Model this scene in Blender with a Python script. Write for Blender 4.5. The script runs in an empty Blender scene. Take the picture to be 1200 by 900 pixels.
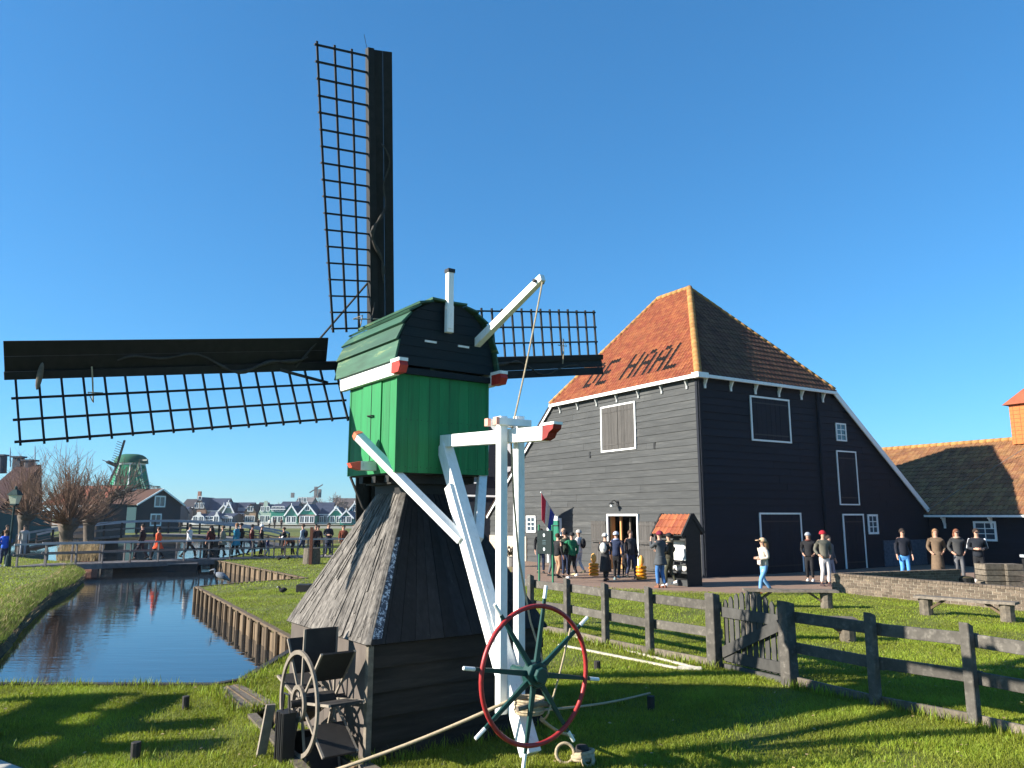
import bpy, bmesh, math, random
import numpy as np
from mathutils import Vector, Matrix, geometry
random.seed(7); rng = np.random.default_rng(7)
SC = bpy.context.scene; COL = SC.collection
V = Vector; PI = math.pi
# ------------------------------------------------------------------ camera model
FOC = 900.0; PIT = math.atan(154/900); EYE = 2.3
cp, sp = math.cos(PIT), math.sin(PIT)
def ray(px, py):
    xc = (px-600)/FOC; yc = (450-py)/FOC
    return V((xc, cp-yc*sp, sp+yc*cp))
def G(px, py, z=0.0):
    d = ray(px, py); return V((0,0,EYE)) + d*((z-EYE)/d.z)
def AT(px, py, Y):
    d = ray(px, py); return V((0,0,EYE)) + d*(Y/d.y)
def ONP(px, py, o, n):
    d = ray(px, py); e = V((0,0,EYE)); return e + d*((o-e).dot(n)/d.dot(n))
# ------------------------------------------------------------------ materials
def mat(name, col, rough=0.8, var=0.25, scale=(3,3,3), nscale=1.0, bump=0.0, bscale=None, spec=0.3, col2=None, c2amt=0.5, tint=0.0, c2scale=1.0,
        c2thr=(0.45,0.62), metallic=0.0, huev=0.0, emit=None, trans=0.0):
    m = bpy.data.materials.new(name); m.use_nodes = True; nt = m.node_tree; N = nt.nodes; Lk = nt.links
    b = N["Principled BSDF"]; b.inputs["Roughness"].default_value = rough; b.inputs["Specular IOR Level"].default_value = spec
    b.inputs["Metallic"].default_value = metallic
    if len(col) == 3: col = (*col, 1)
    tc = N.new("ShaderNodeTexCoord"); mp = N.new("ShaderNodeMapping"); mp.inputs["Scale"].default_value = scale
    Lk.new(tc.outputs["Object"], mp.inputs["Vector"])
    no = N.new("ShaderNodeTexNoise"); no.inputs["Scale"].default_value = nscale; no.inputs["Detail"].default_value = 7; no.inputs["Roughness"].default_value = 0.62
    Lk.new(mp.outputs[0], no.inputs["Vector"])
    mr = N.new("ShaderNodeMapRange"); mr.inputs["From Min"].default_value = 0.3; mr.inputs["From Max"].default_value = 0.7
    mr.inputs["To Min"].default_value = 1-var; mr.inputs["To Max"].default_value = 1+var
    Lk.new(no.outputs["Fac"], mr.inputs["Value"])
    rgb = N.new("ShaderNodeRGB"); rgb.outputs[0].default_value = col; src = rgb.outputs[0]
    if col2 is not None:
        n2 = N.new("ShaderNodeTexNoise"); n2.inputs["Scale"].default_value = c2scale; n2.inputs["Detail"].default_value = 8; n2.inputs["Roughness"].default_value = 0.7
        Lk.new(mp.outputs[0], n2.inputs["Vector"])
        m2 = N.new("ShaderNodeMapRange"); m2.inputs["From Min"].default_value = c2thr[0]; m2.inputs["From Max"].default_value = c2thr[1]; m2.inputs["To Max"].default_value = c2amt
        Lk.new(n2.outputs["Fac"], m2.inputs["Value"])
        mx = N.new("ShaderNodeMix"); mx.data_type = 'RGBA'; mx.inputs[7].default_value = (*col2, 1)
        Lk.new(m2.outputs[0], mx.inputs[0]); Lk.new(src, mx.inputs[6]); src = mx.outputs[2]
    val = mr.outputs[0]
    if tint > 0:
        at = N.new("ShaderNodeAttribute"); at.attribute_name = "tint"
        t1 = N.new("ShaderNodeMapRange"); t1.inputs["To Min"].default_value = 1-tint; t1.inputs["To Max"].default_value = 1+tint
        Lk.new(at.outputs["Fac"], t1.inputs["Value"])
        mu = N.new("ShaderNodeMath"); mu.operation = 'MULTIPLY'; Lk.new(val, mu.inputs[0]); Lk.new(t1.outputs[0], mu.inputs[1]); val = mu.outputs[0]
    hs = N.new("ShaderNodeHueSaturation"); Lk.new(src, hs.inputs["Color"]); Lk.new(val, hs.inputs["Value"])
    if huev > 0:
        at2 = N.new("ShaderNodeAttribute"); at2.attribute_name = "tint"
        t2 = N.new("ShaderNodeMapRange"); t2.inputs["To Min"].default_value = 0.5-huev; t2.inputs["To Max"].default_value = 0.5+huev
        Lk.new(at2.outputs["Fac"], t2.inputs["Value"]); Lk.new(t2.outputs[0], hs.inputs["Hue"])
    Lk.new(hs.outputs[0], b.inputs["Base Color"])
    if bump > 0:
        nb = N.new("ShaderNodeTexNoise"); nb.inputs["Detail"].default_value = 6; nb.inputs["Roughness"].default_value = 0.65
        nb.inputs["Scale"].default_value = bscale or nscale*3; Lk.new(mp.outputs[0], nb.inputs["Vector"])
        bp = N.new("ShaderNodeBump"); bp.inputs["Strength"].default_value = 0.7; bp.inputs["Distance"].default_value = bump
        Lk.new(nb.outputs["Fac"], bp.inputs["Height"]); Lk.new(bp.outputs[0], b.inputs["Normal"])
    if emit:
        b.inputs["Emission Color"].default_value = (*emit[0], 1); b.inputs["Emission Strength"].default_value = emit[1]
    if trans > 0:
        b.inputs["Subsurface Weight"].default_value = trans; b.inputs["Subsurface Radius"].default_value = (.05,.05,.02); b.inputs["Subsurface Scale"].default_value = .3
    return m
M = {}
M['white'] = mat('painted_white', (.78,.79,.76), .5, .08, (9,9,2.5), 2, .003, col2=(.34,.33,.26), c2amt=.55, c2thr=(.58,.74), c2scale=2.2, tint=.04)
M['red'] = mat('painted_red', (.42,.035,.025), .5, .2, (6,6,6), 3, .001)
M['rimred'] = mat('wheel_red', (.33,.03,.03), .38, .2, (6,6,6), 3, .001)
M['green'] = mat('mill_green', (.012,.170,.052), .6, .16, (12,12,.9), 1.2, .004, tint=.12, col2=(.02,.075,.03), c2amt=.55, c2thr=(.53,.72), c2scale=1.3)
M['capgreen'] = mat('cap_green', (.028,.085,.052), .65, .3, (1.2,1.2,8), 1.6, .004, tint=.2, col2=(.19,.2,.07), c2amt=.6, c2thr=(.56,.72), c2scale=1.6)
M['gable'] = mat('gable_teal', (.0022,.010,.014), .7, .2, (2,2,10), 1.4, .003, tint=.12)
M['darkteal'] = mat('wheel_dark_green', (.012,.05,.045), .4, .15, (4,4,4), 2, .001)
M['tar'] = mat('tarred_wood', (.012,.011,.010), .6, .4, (2,2,9), 1.6, .004, tint=.25)
M['sail'] = mat('sail_wood', (.010,.009,.008), .65, .4, (5,5,5), 2, .003, tint=.25)
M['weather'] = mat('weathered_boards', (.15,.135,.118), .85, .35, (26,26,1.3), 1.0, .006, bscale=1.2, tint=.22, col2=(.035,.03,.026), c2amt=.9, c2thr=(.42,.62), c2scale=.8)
M['weathershade'] = mat('shaded_weathered_boards', (.014,.0145,.016), .85, .4, (22,22,1.6), 1.0, .006, bscale=1.1, tint=.3, col2=(.07,.08,.075), c2amt=.4, c2thr=(.6,.74), c2scale=.9)  # copy of the weathered boards for unlit faces, shade put into the colour
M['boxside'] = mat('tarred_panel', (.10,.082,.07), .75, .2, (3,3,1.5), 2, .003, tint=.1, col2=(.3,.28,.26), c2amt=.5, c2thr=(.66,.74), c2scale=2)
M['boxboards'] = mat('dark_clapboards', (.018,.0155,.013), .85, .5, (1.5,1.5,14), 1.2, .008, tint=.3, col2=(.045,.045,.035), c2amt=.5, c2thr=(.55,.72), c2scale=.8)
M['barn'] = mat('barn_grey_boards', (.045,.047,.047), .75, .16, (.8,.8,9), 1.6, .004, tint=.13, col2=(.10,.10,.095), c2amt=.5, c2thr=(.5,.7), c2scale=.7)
M['barnshade'] = mat('barn_boards_shade_tone', (.006,.0085,.0155), .8, .2, (.8,.8,9), 1.6, .004, tint=.15)  # barn boards darkened to navy: the side wall's shade is in the colour
M['shutter'] = mat('shutter_boards', (.065,.060,.055), .8, .25, (9,9,.8), 1.6, .003, tint=.16)
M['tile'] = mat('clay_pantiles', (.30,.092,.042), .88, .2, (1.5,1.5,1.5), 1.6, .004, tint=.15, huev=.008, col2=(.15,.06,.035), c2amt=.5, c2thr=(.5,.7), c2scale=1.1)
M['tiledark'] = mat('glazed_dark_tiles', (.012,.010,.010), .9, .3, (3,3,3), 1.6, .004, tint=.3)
M['tileshade'] = mat('shaded_pantiles', (.12,.055,.034), .85, .25, (1.6,1.6,1.6), 1.4, .004, tint=.2, huev=.01, col2=(.05,.035,.02), c2amt=.5, c2thr=(.45,.65), c2scale=.9)  # darker copy of the pantiles, shade of the unlit slopes painted in
M['tileshed'] = mat('mossy_shed_tiles', (.24,.115,.05), .85, .25, (1.6,1.6,1.6), 1.4, .004, tint=.18, huev=.01, col2=(.13,.07,.045), c2amt=.5, c2thr=(.45,.65), c2scale=.9)
M['ridge'] = mat('mossy_ridge_tiles', (.38,.18,.06), .9, .3, (5,5,5), 2, .01, tint=.2, col2=(.2,.16,.05), c2amt=.6, c2scale=2)
M['wood'] = mat('grey_wood', (.15,.125,.095), .85, .3, (8,8,8), 1.2, .004, tint=.25, col2=(.07,.06,.05), c2amt=.6, c2scale=1.5)
M['fence'] = mat('fence_wood', (.085,.077,.066), .9, .3, (5,5,5), 1.5, .006, tint=.2, col2=(.22,.20,.17), c2amt=.55, c2thr=(.53,.68), c2scale=2.2)
M['gate'] = mat('gate_wood', (.06,.058,.054), .9, .25, (6,6,3), 1.5, .004, tint=.15)
M['pile'] = mat('bank_timber', (.13,.09,.052), .85, .45, (4,4,2), 1.2, .01, tint=.35, col2=(.08,.06,.04), c2amt=.7, c2scale=1.2)
M['bridge'] = mat('bridge_timber', (.17,.15,.14), .85, .25, (3,3,3), 1.5, .003, tint=.25)
M['bridgerail'] = mat('bridge_handrail', (.36,.35,.37), .7, .15, (2,2,2), 1.5, .002, tint=.1)
M['darkwood'] = mat('dark_timber', (.03,.027,.025), .8, .3, (3,3,3), 1.5, .004, tint=.2)
M['brick'] = mat('low_wall_brick', (.115,.088,.064), .9, .3, (9,9,22), 1.2, .02, bscale=1.5, tint=.3, col2=(.30,.24,.14), c2amt=.45, c2thr=(.58,.7), c2scale=.5)
M['palebrick'] = mat('pale_brick', (.5,.42,.33), .9, .25, (8,8,20), 1.4, .01, tint=.2, col2=(.3,.2,.13), c2amt=.6, c2scale=1)
M['plinth'] = mat('rubble_plinth', (.07,.085,.11), .9, .45, (12,12,12), 1, .01, bscale=2)
M['orangebrick'] = mat('orange_chimney_brick', (.42,.12,.035), .85, .2, (4,4,8), 2, .006, tint=.2)
M['redbrick'] = mat('red_brick', (.33,.16,.11), .9, .2, (4,4,8), 2, .004, tint=.1)
M['rope'] = mat('hemp_rope', (.36,.29,.19), .9, .25, (40,40,40), 1, .004)
M['darkrope'] = mat('dark_rope', (.05,.045,.04), .9, .25, (40,40,40), 1, .004)
M['iron'] = mat('black_iron', (.015,.015,.016), .5, .1, (3,3,3), 2, 0)
M['grasssoil'] = mat('turf_ground', (.10,.115,.016), .95, .35, (.7,.7,.7), 1.0, .05, bscale=9, col2=(.11,.10,.035), c2amt=.6, c2thr=(.52,.7), c2scale=1.3)
M['blade'] = mat('grass_blades', (.20,.235,.02), .6, .3, (.8,.8,.8), 1.2, 0, tint=.65, huev=.03, col2=(.16,.17,.04), c2amt=.5, c2thr=(.5,.72), c2scale=1.0, trans=.0)
M['dry'] = mat('dry_reeds', (.34,.24,.12), .9, .3, (3,3,3), 1, 0, tint=.35)
M['mud'] = mat('bank_mud', (.06,.045,.022), .95, .4, (3,3,3), 1.3, .05, bscale=3, col2=(.05,.07,.02), c2amt=.6, c2scale=1)
M['bankturf'] = mat('bank_turf', (.075,.065,.022), .95, .4, (2,2,2), 1.3, .03, bscale=4, col2=(.03,.022,.012), c2amt=.7, c2thr=(.45,.62), c2scale=1.2)
M['path'] = mat('clay_paving', (.22,.145,.105), .9, .12, (1,1,1), 2.5, .01, bscale=20, col2=(.22,.15,.11), c2amt=.5, c2scale=.6)
M['glass'] = mat('window_glass', (.04,.06,.08), .08, .1, (1,1,1), 2, 0, spec=.6)
M['frame'] = mat('grey_wheel_wood', (.20,.17,.135), .85, .25, (8,8,8), 1.2, .003, tint=.15)
M['black'] = mat('dark_interior', (.012,.010,.009), .9, .2, (1,1,1), 2, 0)
M['warm'] = mat('varnished_inner_door', (.55,.27,.10), .5, .15, (8,8,1), 2, 0)
M['bark'] = mat('bare_bark', (.10,.078,.06), .9, .3, (4,4,2), 2, .01)
M['twig'] = mat('willow_twigs', (.17,.10,.065), .85, .3, (3,3,3), 1, 0, tint=.4)
M['fartwig'] = mat('far_bare_twigs', (.16,.13,.115), .9, .3, (1,1,1), 1, 0, tint=.3)
M['cheese'] = mat('yellow_wax_cheese', (.62,.24,.01), .35, .1, (3,3,3), 2, 0)
M['paper'] = mat('white_poster', (.7,.7,.66), .7, .08, (2,2,2), 2, 0)
M['signgreen'] = mat('sign_green', (.002,.010,.010), .7, .08, (2,2,2), 2, 0)
M['postgreen'] = mat('sign_post_green', (.03,.17,.085), .5, .1, (2,2,2), 2, 0)
M['doorgreen'] = mat('door_green', (.015,.14,.085), .5, .1, (2,2,2), 2, 0)
M['navy'] = mat('slate_roof', (.035,.045,.075), .7, .25, (.4,.4,.4), 2, 0, tint=.1)
M['stone'] = mat('pale_stone', (.4,.38,.33), .9, .2, (4,4,4), 2, .005)
M['steel'] = mat('dark_basalt_ring', (.09,.09,.095), .5, .2, (4,4,4), 2, .002)
# leaves let light through: mix a translucent lobe into the grass
for k_ in ('blade',):
    nt = M[k_].node_tree; N = nt.nodes; pb = N['Principled BSDF']; src = pb.inputs['Base Color'].links[0].from_socket; tr = N.new('ShaderNodeBsdfTranslucent'); mx_ = N.new('ShaderNodeMixShader'); mx_.inputs[0].default_value = .33
    hs_ = N.new('ShaderNodeHueSaturation'); hs_.inputs['Value'].default_value = 1.5; nt.links.new(src, hs_.inputs['Color']); nt.links.new(hs_.outputs[0], tr.inputs['Color'])
    out_ = [n for n in N if n.type == 'OUTPUT_MATERIAL'][0]; nt.links.new(pb.outputs[0], mx_.inputs[1]); nt.links.new(tr.outputs[0], mx_.inputs[2]); nt.links.new(mx_.outputs[0], out_.inputs['Surface'])
_cm = {}
def cmat(col, rough=.85, var=.12):
    k = tuple(round(c,3) for c in col)+(rough,)
    if k not in _cm: _cm[k] = mat('paint_%d' % len(_cm), col, rough, max(var,.18), (5,5,5), 2.2, .004)
    return _cm[k]
# ------------------------------------------------------------------ mesh builder
class MB:
    def __init__(s): s.v = []; s.f = []; s.t = []; s.m = []; s.sm = []; s.mi = 0; s.smooth = False
    def add(s, vs, fs, tint=None):
        o = len(s.v); s.v.extend([tuple(p) for p in vs]); t = random.random() if tint is None else tint
        for f in fs: s.f.append([i+o for i in f]); s.t.append(t); s.m.append(s.mi); s.sm.append(s.smooth)
        return s
    def box(s, c, ax, ay, az, tint=None):
        c, ax, ay, az = V(c), V(ax), V(ay), V(az)
        vs = [c+i*ax+j*ay+k*az for k in (-1,1) for j in (-1,1) for i in (-1,1)]
        fs = [(0,2,3,1),(4,5,7,6),(0,1,5,4),(2,6,7,3),(0,4,6,2),(1,3,7,5)]
        if ax.cross(ay).dot(az) < 0: fs = [f[::-1] for f in fs]
        return s.add(vs, fs, tint)
    def abox(s, x0, x1, y0, y1, z0, z1, tint=None):
        return s.box(((x0+x1)/2,(y0+y1)/2,(z0+z1)/2), ((x1-x0)/2,0,0), (0,(y1-y0)/2,0), (0,0,(z1-z0)/2), tint)
    def beam(s, p, q, w, h, side=None, tint=None, tap=1.0):
        """rect section: w along side, h perpendicular"""
        p, q = V(p), V(q); d = (q-p).normalized()
        sd = V(side) if side is not None else (d.cross(V((0,0,1))) if abs(d.z) < .95 else V((1,0,0)))
        sd = (sd - d*sd.dot(d)).normalized(); up = sd.cross(d).normalized()
        vs = []
        for c, k in ((p,1),(q,tap)):
            for i, j in ((-1,-1),(1,-1),(1,1),(-1,1)): vs.append(c+sd*(w/2*i*k)+up*(h/2*j*k))
        return s.add(vs, [(0,1,2,3)[::-1],(4,5,6,7),(0,1,5,4),(1,2,6,5),(2,3,7,6),(3,0,4,7)], tint)
    def hexa(s, b, t, tint=None):
        """8 points: bottom quad b, top quad t in the same order"""
        return s.add(list(b)+list(t), [(3,2,1,0),(4,5,6,7),(0,1,5,4),(1,2,6,5),(2,3,7,6),(3,0,4,7)], tint)
    def tube(s, pts, r, n=8, tint=None, cap=True):
        pts = [V(p) for p in pts]; rs = r if isinstance(r,(list,tuple)) else [r]*len(pts)
        vs = []; prev = None
        for i, p in enumerate(pts):
            d = (pts[min(i+1,len(pts)-1)]-pts[max(i-1,0)]).normalized()
            if prev is None: a = d.orthogonal().normalized()
            else: a = (prev - d*prev.dot(d)).normalized()
            prev = a; b = d.cross(a)
            for k in range(n): t = 2*PI*k/n; vs.append(p+(a*math.cos(t)+b*math.sin(t))*rs[i])
        fs = [(i*n+k, i*n+(k+1)%n, (i+1)*n+(k+1)%n, (i+1)*n+k) for i in range(len(pts)-1) for k in range(n)]
        if cap: fs += [tuple(range(n))[::-1], tuple((len(pts)-1)*n+k for k in range(n))]
        return s.add(vs, fs, tint)
    def ring(s, c, a, b, R, r, n=48, m=8, a0=0, a1=2*PI, tint=None):
        c, a, b = V(c), V(a), V(b); ax = a.cross(b).normalized(); full = abs(a1-a0-2*PI) < 1e-6; vs = []; N_ = n if full else n+1
        for i in range(N_):
            t = a0+(a1-a0)*i/n; d = a*math.cos(t)+b*math.sin(t)
            for k in range(m): u = 2*PI*k/m; vs.append(c+d*(R+r*math.cos(u))+ax*(r*math.sin(u)))
        fs = []
        for i in range(n):
            j = (i+1) % N_
            for k in range(m): fs.append((i*m+k, j*m+k, j*m+(k+1)%m, i*m+(k+1)%m))
        return s.add(vs, fs, tint)
    def flatring(s, c, a, b, R, w, t, n=40, a0=0, a1=2*PI, tint=None):
        c, a, b = V(c), V(a), V(b); ax = a.cross(b).normalized(); full = abs(a1-a0-2*PI) < 1e-6; N_ = n if full else n+1; vs = []
        for i in range(N_):
            u = a0+(a1-a0)*i/n; d = a*math.cos(u)+b*math.sin(u)
            vs += [c+d*(R-w/2)-ax*t/2, c+d*(R+w/2)-ax*t/2, c+d*(R+w/2)+ax*t/2, c+d*(R-w/2)+ax*t/2]
        fs = []
        for i in range(n):
            j = (i+1) % N_
            for k in range(4): fs.append((i*4+k, j*4+k, j*4+(k+1)%4, i*4+(k+1)%4))
        return s.add(vs, fs, tint)
    def cyl(s, c, axis, r, h, n=20, r2=None, tint=None):
        axis = V(axis).normalized(); return s.tube([V(c)-axis*h/2, V(c)+axis*h/2], [r, r if r2 is None else r2], n, tint)
    def ell(s, c, rx, ry, rz, n=12, m=8, tint=None, rot=None):
        vs = []; c = V(c)
        for i in range(m+1):
            ph = PI*i/m
            for k in range(n):
                t = 2*PI*k/n; p = V((rx*math.sin(ph)*math.cos(t), ry*math.sin(ph)*math.sin(t), rz*math.cos(ph)))
                if rot: p = rot @ p
                vs.append(c+p)
        fs = [(i*n+k, (i+1)*n+k, (i+1)*n+(k+1)%n, i*n+(k+1)%n) for i in range(m) for k in range(n)]
        return s.add(vs, fs, tint)
    def prism(s, poly, ext, tint=None):
        """planar polygon (3D points) extruded by ext"""
        n = len(poly); ext = V(ext); vs = [V(p) for p in poly]+[V(p)+ext for p in poly]
        nn = V((0,0,0))
        for i in range(n): nn += V(poly[i]).cross(V(poly[(i+1)%n]))
        fs = [tuple(range(n))[::-1], tuple(range(n,2*n))]+[(i,(i+1)%n,(i+1)%n+n,i+n) for i in range(n)]
        if nn.dot(ext) < 0: fs = [f[::-1] for f in fs]
        return s.add(vs, fs, tint)
    def planks(s, P0, P1, Q1, Q0, n, th, gap=.004, jit=.004, lens=None):
        """quad face P0-P1 (bottom) Q0-Q1 (top) filled with n boards running bottom to top; th outward along the normal"""
        P0, P1, Q1, Q0 = V(P0), V(P1), V(Q1), V(Q0); nn = (P1-P0).cross(Q0-P0).normalized()
        for i in range(n):
            a, b = i/n, (i+1)/n; g = gap/max((P1-P0).length, .01); o = nn*random.uniform(-jit, jit)
            g2 = gap/max((Q1-Q0).length, .01); g2 = min(g2, .3/n)
            p = [P0.lerp(P1,a+g/2)-nn*th*.5, P0.lerp(P1,b-g/2)-nn*th*.5, Q0.lerp(Q1,b-g2/2)-nn*th*.5, Q0.lerp(Q1,a+g2/2)-nn*th*.5]
            s.hexa(p, [x+nn*th+o for x in p])
        return s
    def build(s, name, m, parent=None, smooth=False, bevel=0):
        me = bpy.data.meshes.new(name); me.from_pydata(s.v, [], s.f)
        ms = m if isinstance(m,(list,tuple)) else [m]
        for x in ms: me.materials.append(x)
        n = len(s.f)
        if n:
            me.polygons.foreach_set('material_index', s.m); me.polygons.foreach_set('use_smooth', [bool(smooth or q) for q in s.sm])
            at = me.attributes.new('tint', 'FLOAT', 'FACE'); at.data.foreach_set('value', s.t)
        me.update()
        if s.mi < 0: pass
        o = bpy.data.objects.new(name, me); COL.objects.link(o)
        if parent is not None:
            r = root_of(parent); off = V(r.location) if r.type == 'EMPTY' else V((0,0,0)); o.parent = parent
            if r.type == 'EMPTY' and not r.get('_local'):
                me.transform(Matrix.Translation(-off))
        if bevel > 0:
            md = o.modifiers.new('b','BEVEL'); md.width = bevel; md.segments = 1; md.limit_method = 'ANGLE'; md.angle_limit = .9
        return o
def root_of(o):
    while o.parent is not None: o = o.parent
    return o
def tag(o, label, cat=None, group=None, kind=None):
    if label: o['label'] = label
    if cat: o['category'] = cat
    if group: o['group'] = group
    if kind: o['kind'] = kind
    return o
def thing(name, label, cat, loc=(0,0,0), group=None):
    o = bpy.data.objects.new(name, None); COL.objects.link(o); o.location = loc; o.empty_display_size = .2
    return tag(o, label, cat, group)
def structure(name, mb, m, **k):
    o = mb.build(name, m, **k); o['kind'] = 'structure'; return o
def dup(root, loc, rz=None, label=None, group=None, scale=None):
    r = root.copy(); COL.objects.link(r); r.location = loc
    if rz is not None: r.rotation_euler = (0,0,rz)
    if scale is not None: r.scale = (scale,)*3
    if label: r['label'] = label
    if group: r['group'] = group
    for ch in list(root.children):
        c = ch.copy(); COL.objects.link(c); c.parent = r
        for g in list(ch.children):
            d = g.copy(); COL.objects.link(d); d.parent = c
    return r
Z = V((0,0,1))
# ------------------------------------------------------------------ camera, world, sun
cam = bpy.data.cameras.new('camera'); co = bpy.data.objects.new('camera', cam); COL.objects.link(co); SC.camera = co
cam.sensor_width = 36; cam.lens = 27.0; cam.clip_end = 5000; cam.clip_start = .05
co.location = (0,0,EYE); co.rotation_euler = (PI/2+PIT, 0, 0)
SUN_EL = math.radians(24.3); SUN_V = V((-1, -.22, 0)).normalized()*math.cos(SUN_EL)+Z*math.sin(SUN_EL)
w = bpy.data.worlds.new('World'); SC.world = w; w.use_nodes = True; nt = w.node_tree
sky = nt.nodes.new('ShaderNodeTexSky'); sky.sky_type = 'NISHITA'; sky.sun_disc = False; sky.sun_elevation = SUN_EL
sky.sun_rotation = math.atan2(SUN_V.x, SUN_V.y) % (2*PI); sky.air_density = 1.0; sky.dust_density = .3; sky.ozone_density = 6.0; sky.altitude = 0
bg = nt.nodes['Background']; bg.inputs['Strength'].default_value = .1; mx = nt.nodes.new('ShaderNodeMix'); mx.data_type = 'RGBA'; mx.blend_type = 'MULTIPLY'; mx.inputs[0].default_value = 1; mx.inputs[7].default_value = (.595,.975,1.19,1); gm = nt.nodes.new('ShaderNodeGamma'); gm.inputs[1].default_value = .75; nt.links.new(sky.outputs[0], gm.inputs[0])
nt.links.new(gm.outputs[0], mx.inputs[6]); hs = nt.nodes.new('ShaderNodeHueSaturation'); hs.inputs['Saturation'].default_value = 1.06; nt.links.new(mx.outputs[2], hs.inputs['Color']); nt.links.new(hs.outputs[0], bg.inputs['Color'])
sl = bpy.data.lights.new('sun','SUN'); sl.energy = 5.0; sl.angle = math.radians(.5); sl.color = (1,.93,.82)
so = bpy.data.objects.new('sun', sl); COL.objects.link(so); so.rotation_euler = SUN_V.to_track_quat('Z','Y').to_euler()
SC.view_settings.view_transform = 'Standard'; SC.view_settings.look = 'None'; SC.view_settings.gamma = 1; SC.view_settings.exposure = 1.36
SC.cycles.max_bounces = 5; SC.cycles.use_denoising = True
try: SC.cycles.denoiser = 'OPENIMAGEDENOISE'
except Exception: pass
# ------------------------------------------------------------------ ground with canal and mill race
MC = V((-1.129, 9.156, 0)); MAZ = .63
MR = V((math.cos(MAZ), math.sin(MAZ), 0)); ML = V((-math.sin(MAZ), math.cos(MAZ), 0))
def W(r, l, z): return MC + MR*r + ML*l + Z*z      # mill coordinates: right, front, up
WATER = -.45
g2 = lambda px, py: G(px, py).xy.to_tuple()
gw = lambda px, py: (G(px, py, WATER).x-.45, G(px, py, WATER).y)
canal = [(-60,11.15), (-7.04,11.12), (-4.06,11.0), g2(283,799), g2(352,757), g2(340,747), g2(231,688), g2(298,682), g2(360,678), g2(272,660), g2(249,656),
         g2(285,649), g2(330,641), (-14.5,66), (-17,82), (-30,92), (-48,92), (-52,82), (-44,66), (-36,54), (-31.5,47), g2(62,657), gw(92,669), gw(99,679), gw(86,692), gw(56,706), gw(28,735), gw(2,768), gw(-60,815), (-12.5,12.9), (-60,12.9)]
RACE_R = [(-1.12,-3.2),(-1.12,1.2),(-.97,1.7),(-.95,2.95)]; RACE_L = [(-1.22,2.9),(-1.32,1.37),(-1.56,-.81),(-1.80,-3.2)]
race = [W(a,b,0).xy.to_tuple() for a,b in RACE_R+RACE_L]
def inpoly(x, y, P):
    c = False; j = len(P)-1
    for i in range(len(P)):
        if (P[i][1] > y) != (P[j][1] > y) and x < (P[j][0]-P[i][0])*(y-P[i][1])/(P[j][1]-P[i][1])+P[i][0]: c = not c
        j = i
    return c
def inpoly_np(x, y, P):
    c = np.zeros(len(x), bool); j = len(P)-1
    for i in range(len(P)):
        yi, yj, xi, xj = P[i][1], P[j][1], P[i][0], P[j][0]
        if yi != yj: c ^= ((yi > y) != (yj > y)) & (x < (xj-xi)*(y-yi)/(yj-yi)+xi)
        j = i
    return c
def bank_loop(P, jit):
    out = []
    for i in range(len(P)):
        a, b = V((*P[i],0)), V((*P[(i+1) % len(P)],0)); n = 1 if (b-a).length < 1.2 else min(14, int((b-a).length/.7))
        for k in range(n):
            p = a.lerp(b, k/n)
            if k and jit: p += V((random.uniform(-jit,jit), random.uniform(-jit,jit), 0))
            out.append((p.x, p.y))
    return out
river = [(-900,150), (900,150), (900,192), (-900,192)]
verts, edges = [], []
def loop(P):
    o = len(verts); verts.extend([V(p) for p in P]); edges.extend([(o+i, o+(i+1) % len(P)) for i in range(len(P))])
canal_b = canal[:24]+[p for p in bank_loop(canal[24:30], .12)]
loop([(-2500,-60), (2500,-60), (2500,3500), (-2500,3500)]); loop(canal); loop(race); loop(river)
r_ = geometry.delaunay_2d_cdt(verts, edges, [], 0, 1e-5)
mb = MB(); vs = [V((p.x, p.y, 0)) for p in r_[0]]; keep = []
for f in r_[2]:
    cx = sum(vs[i].x for i in f)/len(f); cy = sum(vs[i].y for i in f)/len(f)
    if inpoly(cx,cy,canal) or inpoly(cx,cy,race) or inpoly(cx,cy,river): continue
    keep.append(tuple(f))
mb.add(vs, keep, .5)
for P in (canal, race, river):
    n = len(P)
    for i in range(n):
        a, b = P[i], P[(i+1) % n]
        mm = V(((a[0]+b[0])/2, (a[1]+b[1])/2, 0))
        mb.mi = 1; mb.add([(*a,0),(*b,0),(*b,-1.2),(*a,-1.2)], [(0,1,2,3)], .5)
structure('ground', mb, [M['grasssoil'], M['mud']])
mw = bpy.data.materials.new('canal_water'); mw.use_nodes = True; nt = mw.node_tree; b = nt.nodes['Principled BSDF']
b.inputs['Base Color'].default_value = (.012,.016,.020,1); b.inputs['Roughness'].default_value = .03; b.inputs['IOR'].default_value = 1.5; b.inputs['Specular IOR Level'].default_value = .9
tc = nt.nodes.new('ShaderNodeTexCoord'); mp = nt.nodes.new('ShaderNodeMapping'); mp.inputs['Scale'].default_value = (.7,2.6,1); nt.links.new(tc.outputs['Object'], mp.inputs[0])
n1 = nt.nodes.new('ShaderNodeTexNoise'); n1.inputs['Scale'].default_value = 1.5; n1.inputs['Detail'].default_value = 3; nt.links.new(mp.outputs[0], n1.inputs['Vector'])
bp = nt.nodes.new('ShaderNodeBump'); bp.inputs['Strength'].default_value = .35; bp.inputs['Distance'].default_value = .012; nt.links.new(n1.outputs['Fac'], bp.inputs['Height']); nt.links.new(bp.outputs[0], b.inputs['Normal'])
mb = MB(); mb.add([(-2500,-60,WATER),(2500,-60,WATER),(2500,3500,WATER),(-2500,3500,WATER)], [(0,1,2,3)]); structure('water', mb, mw)
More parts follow.
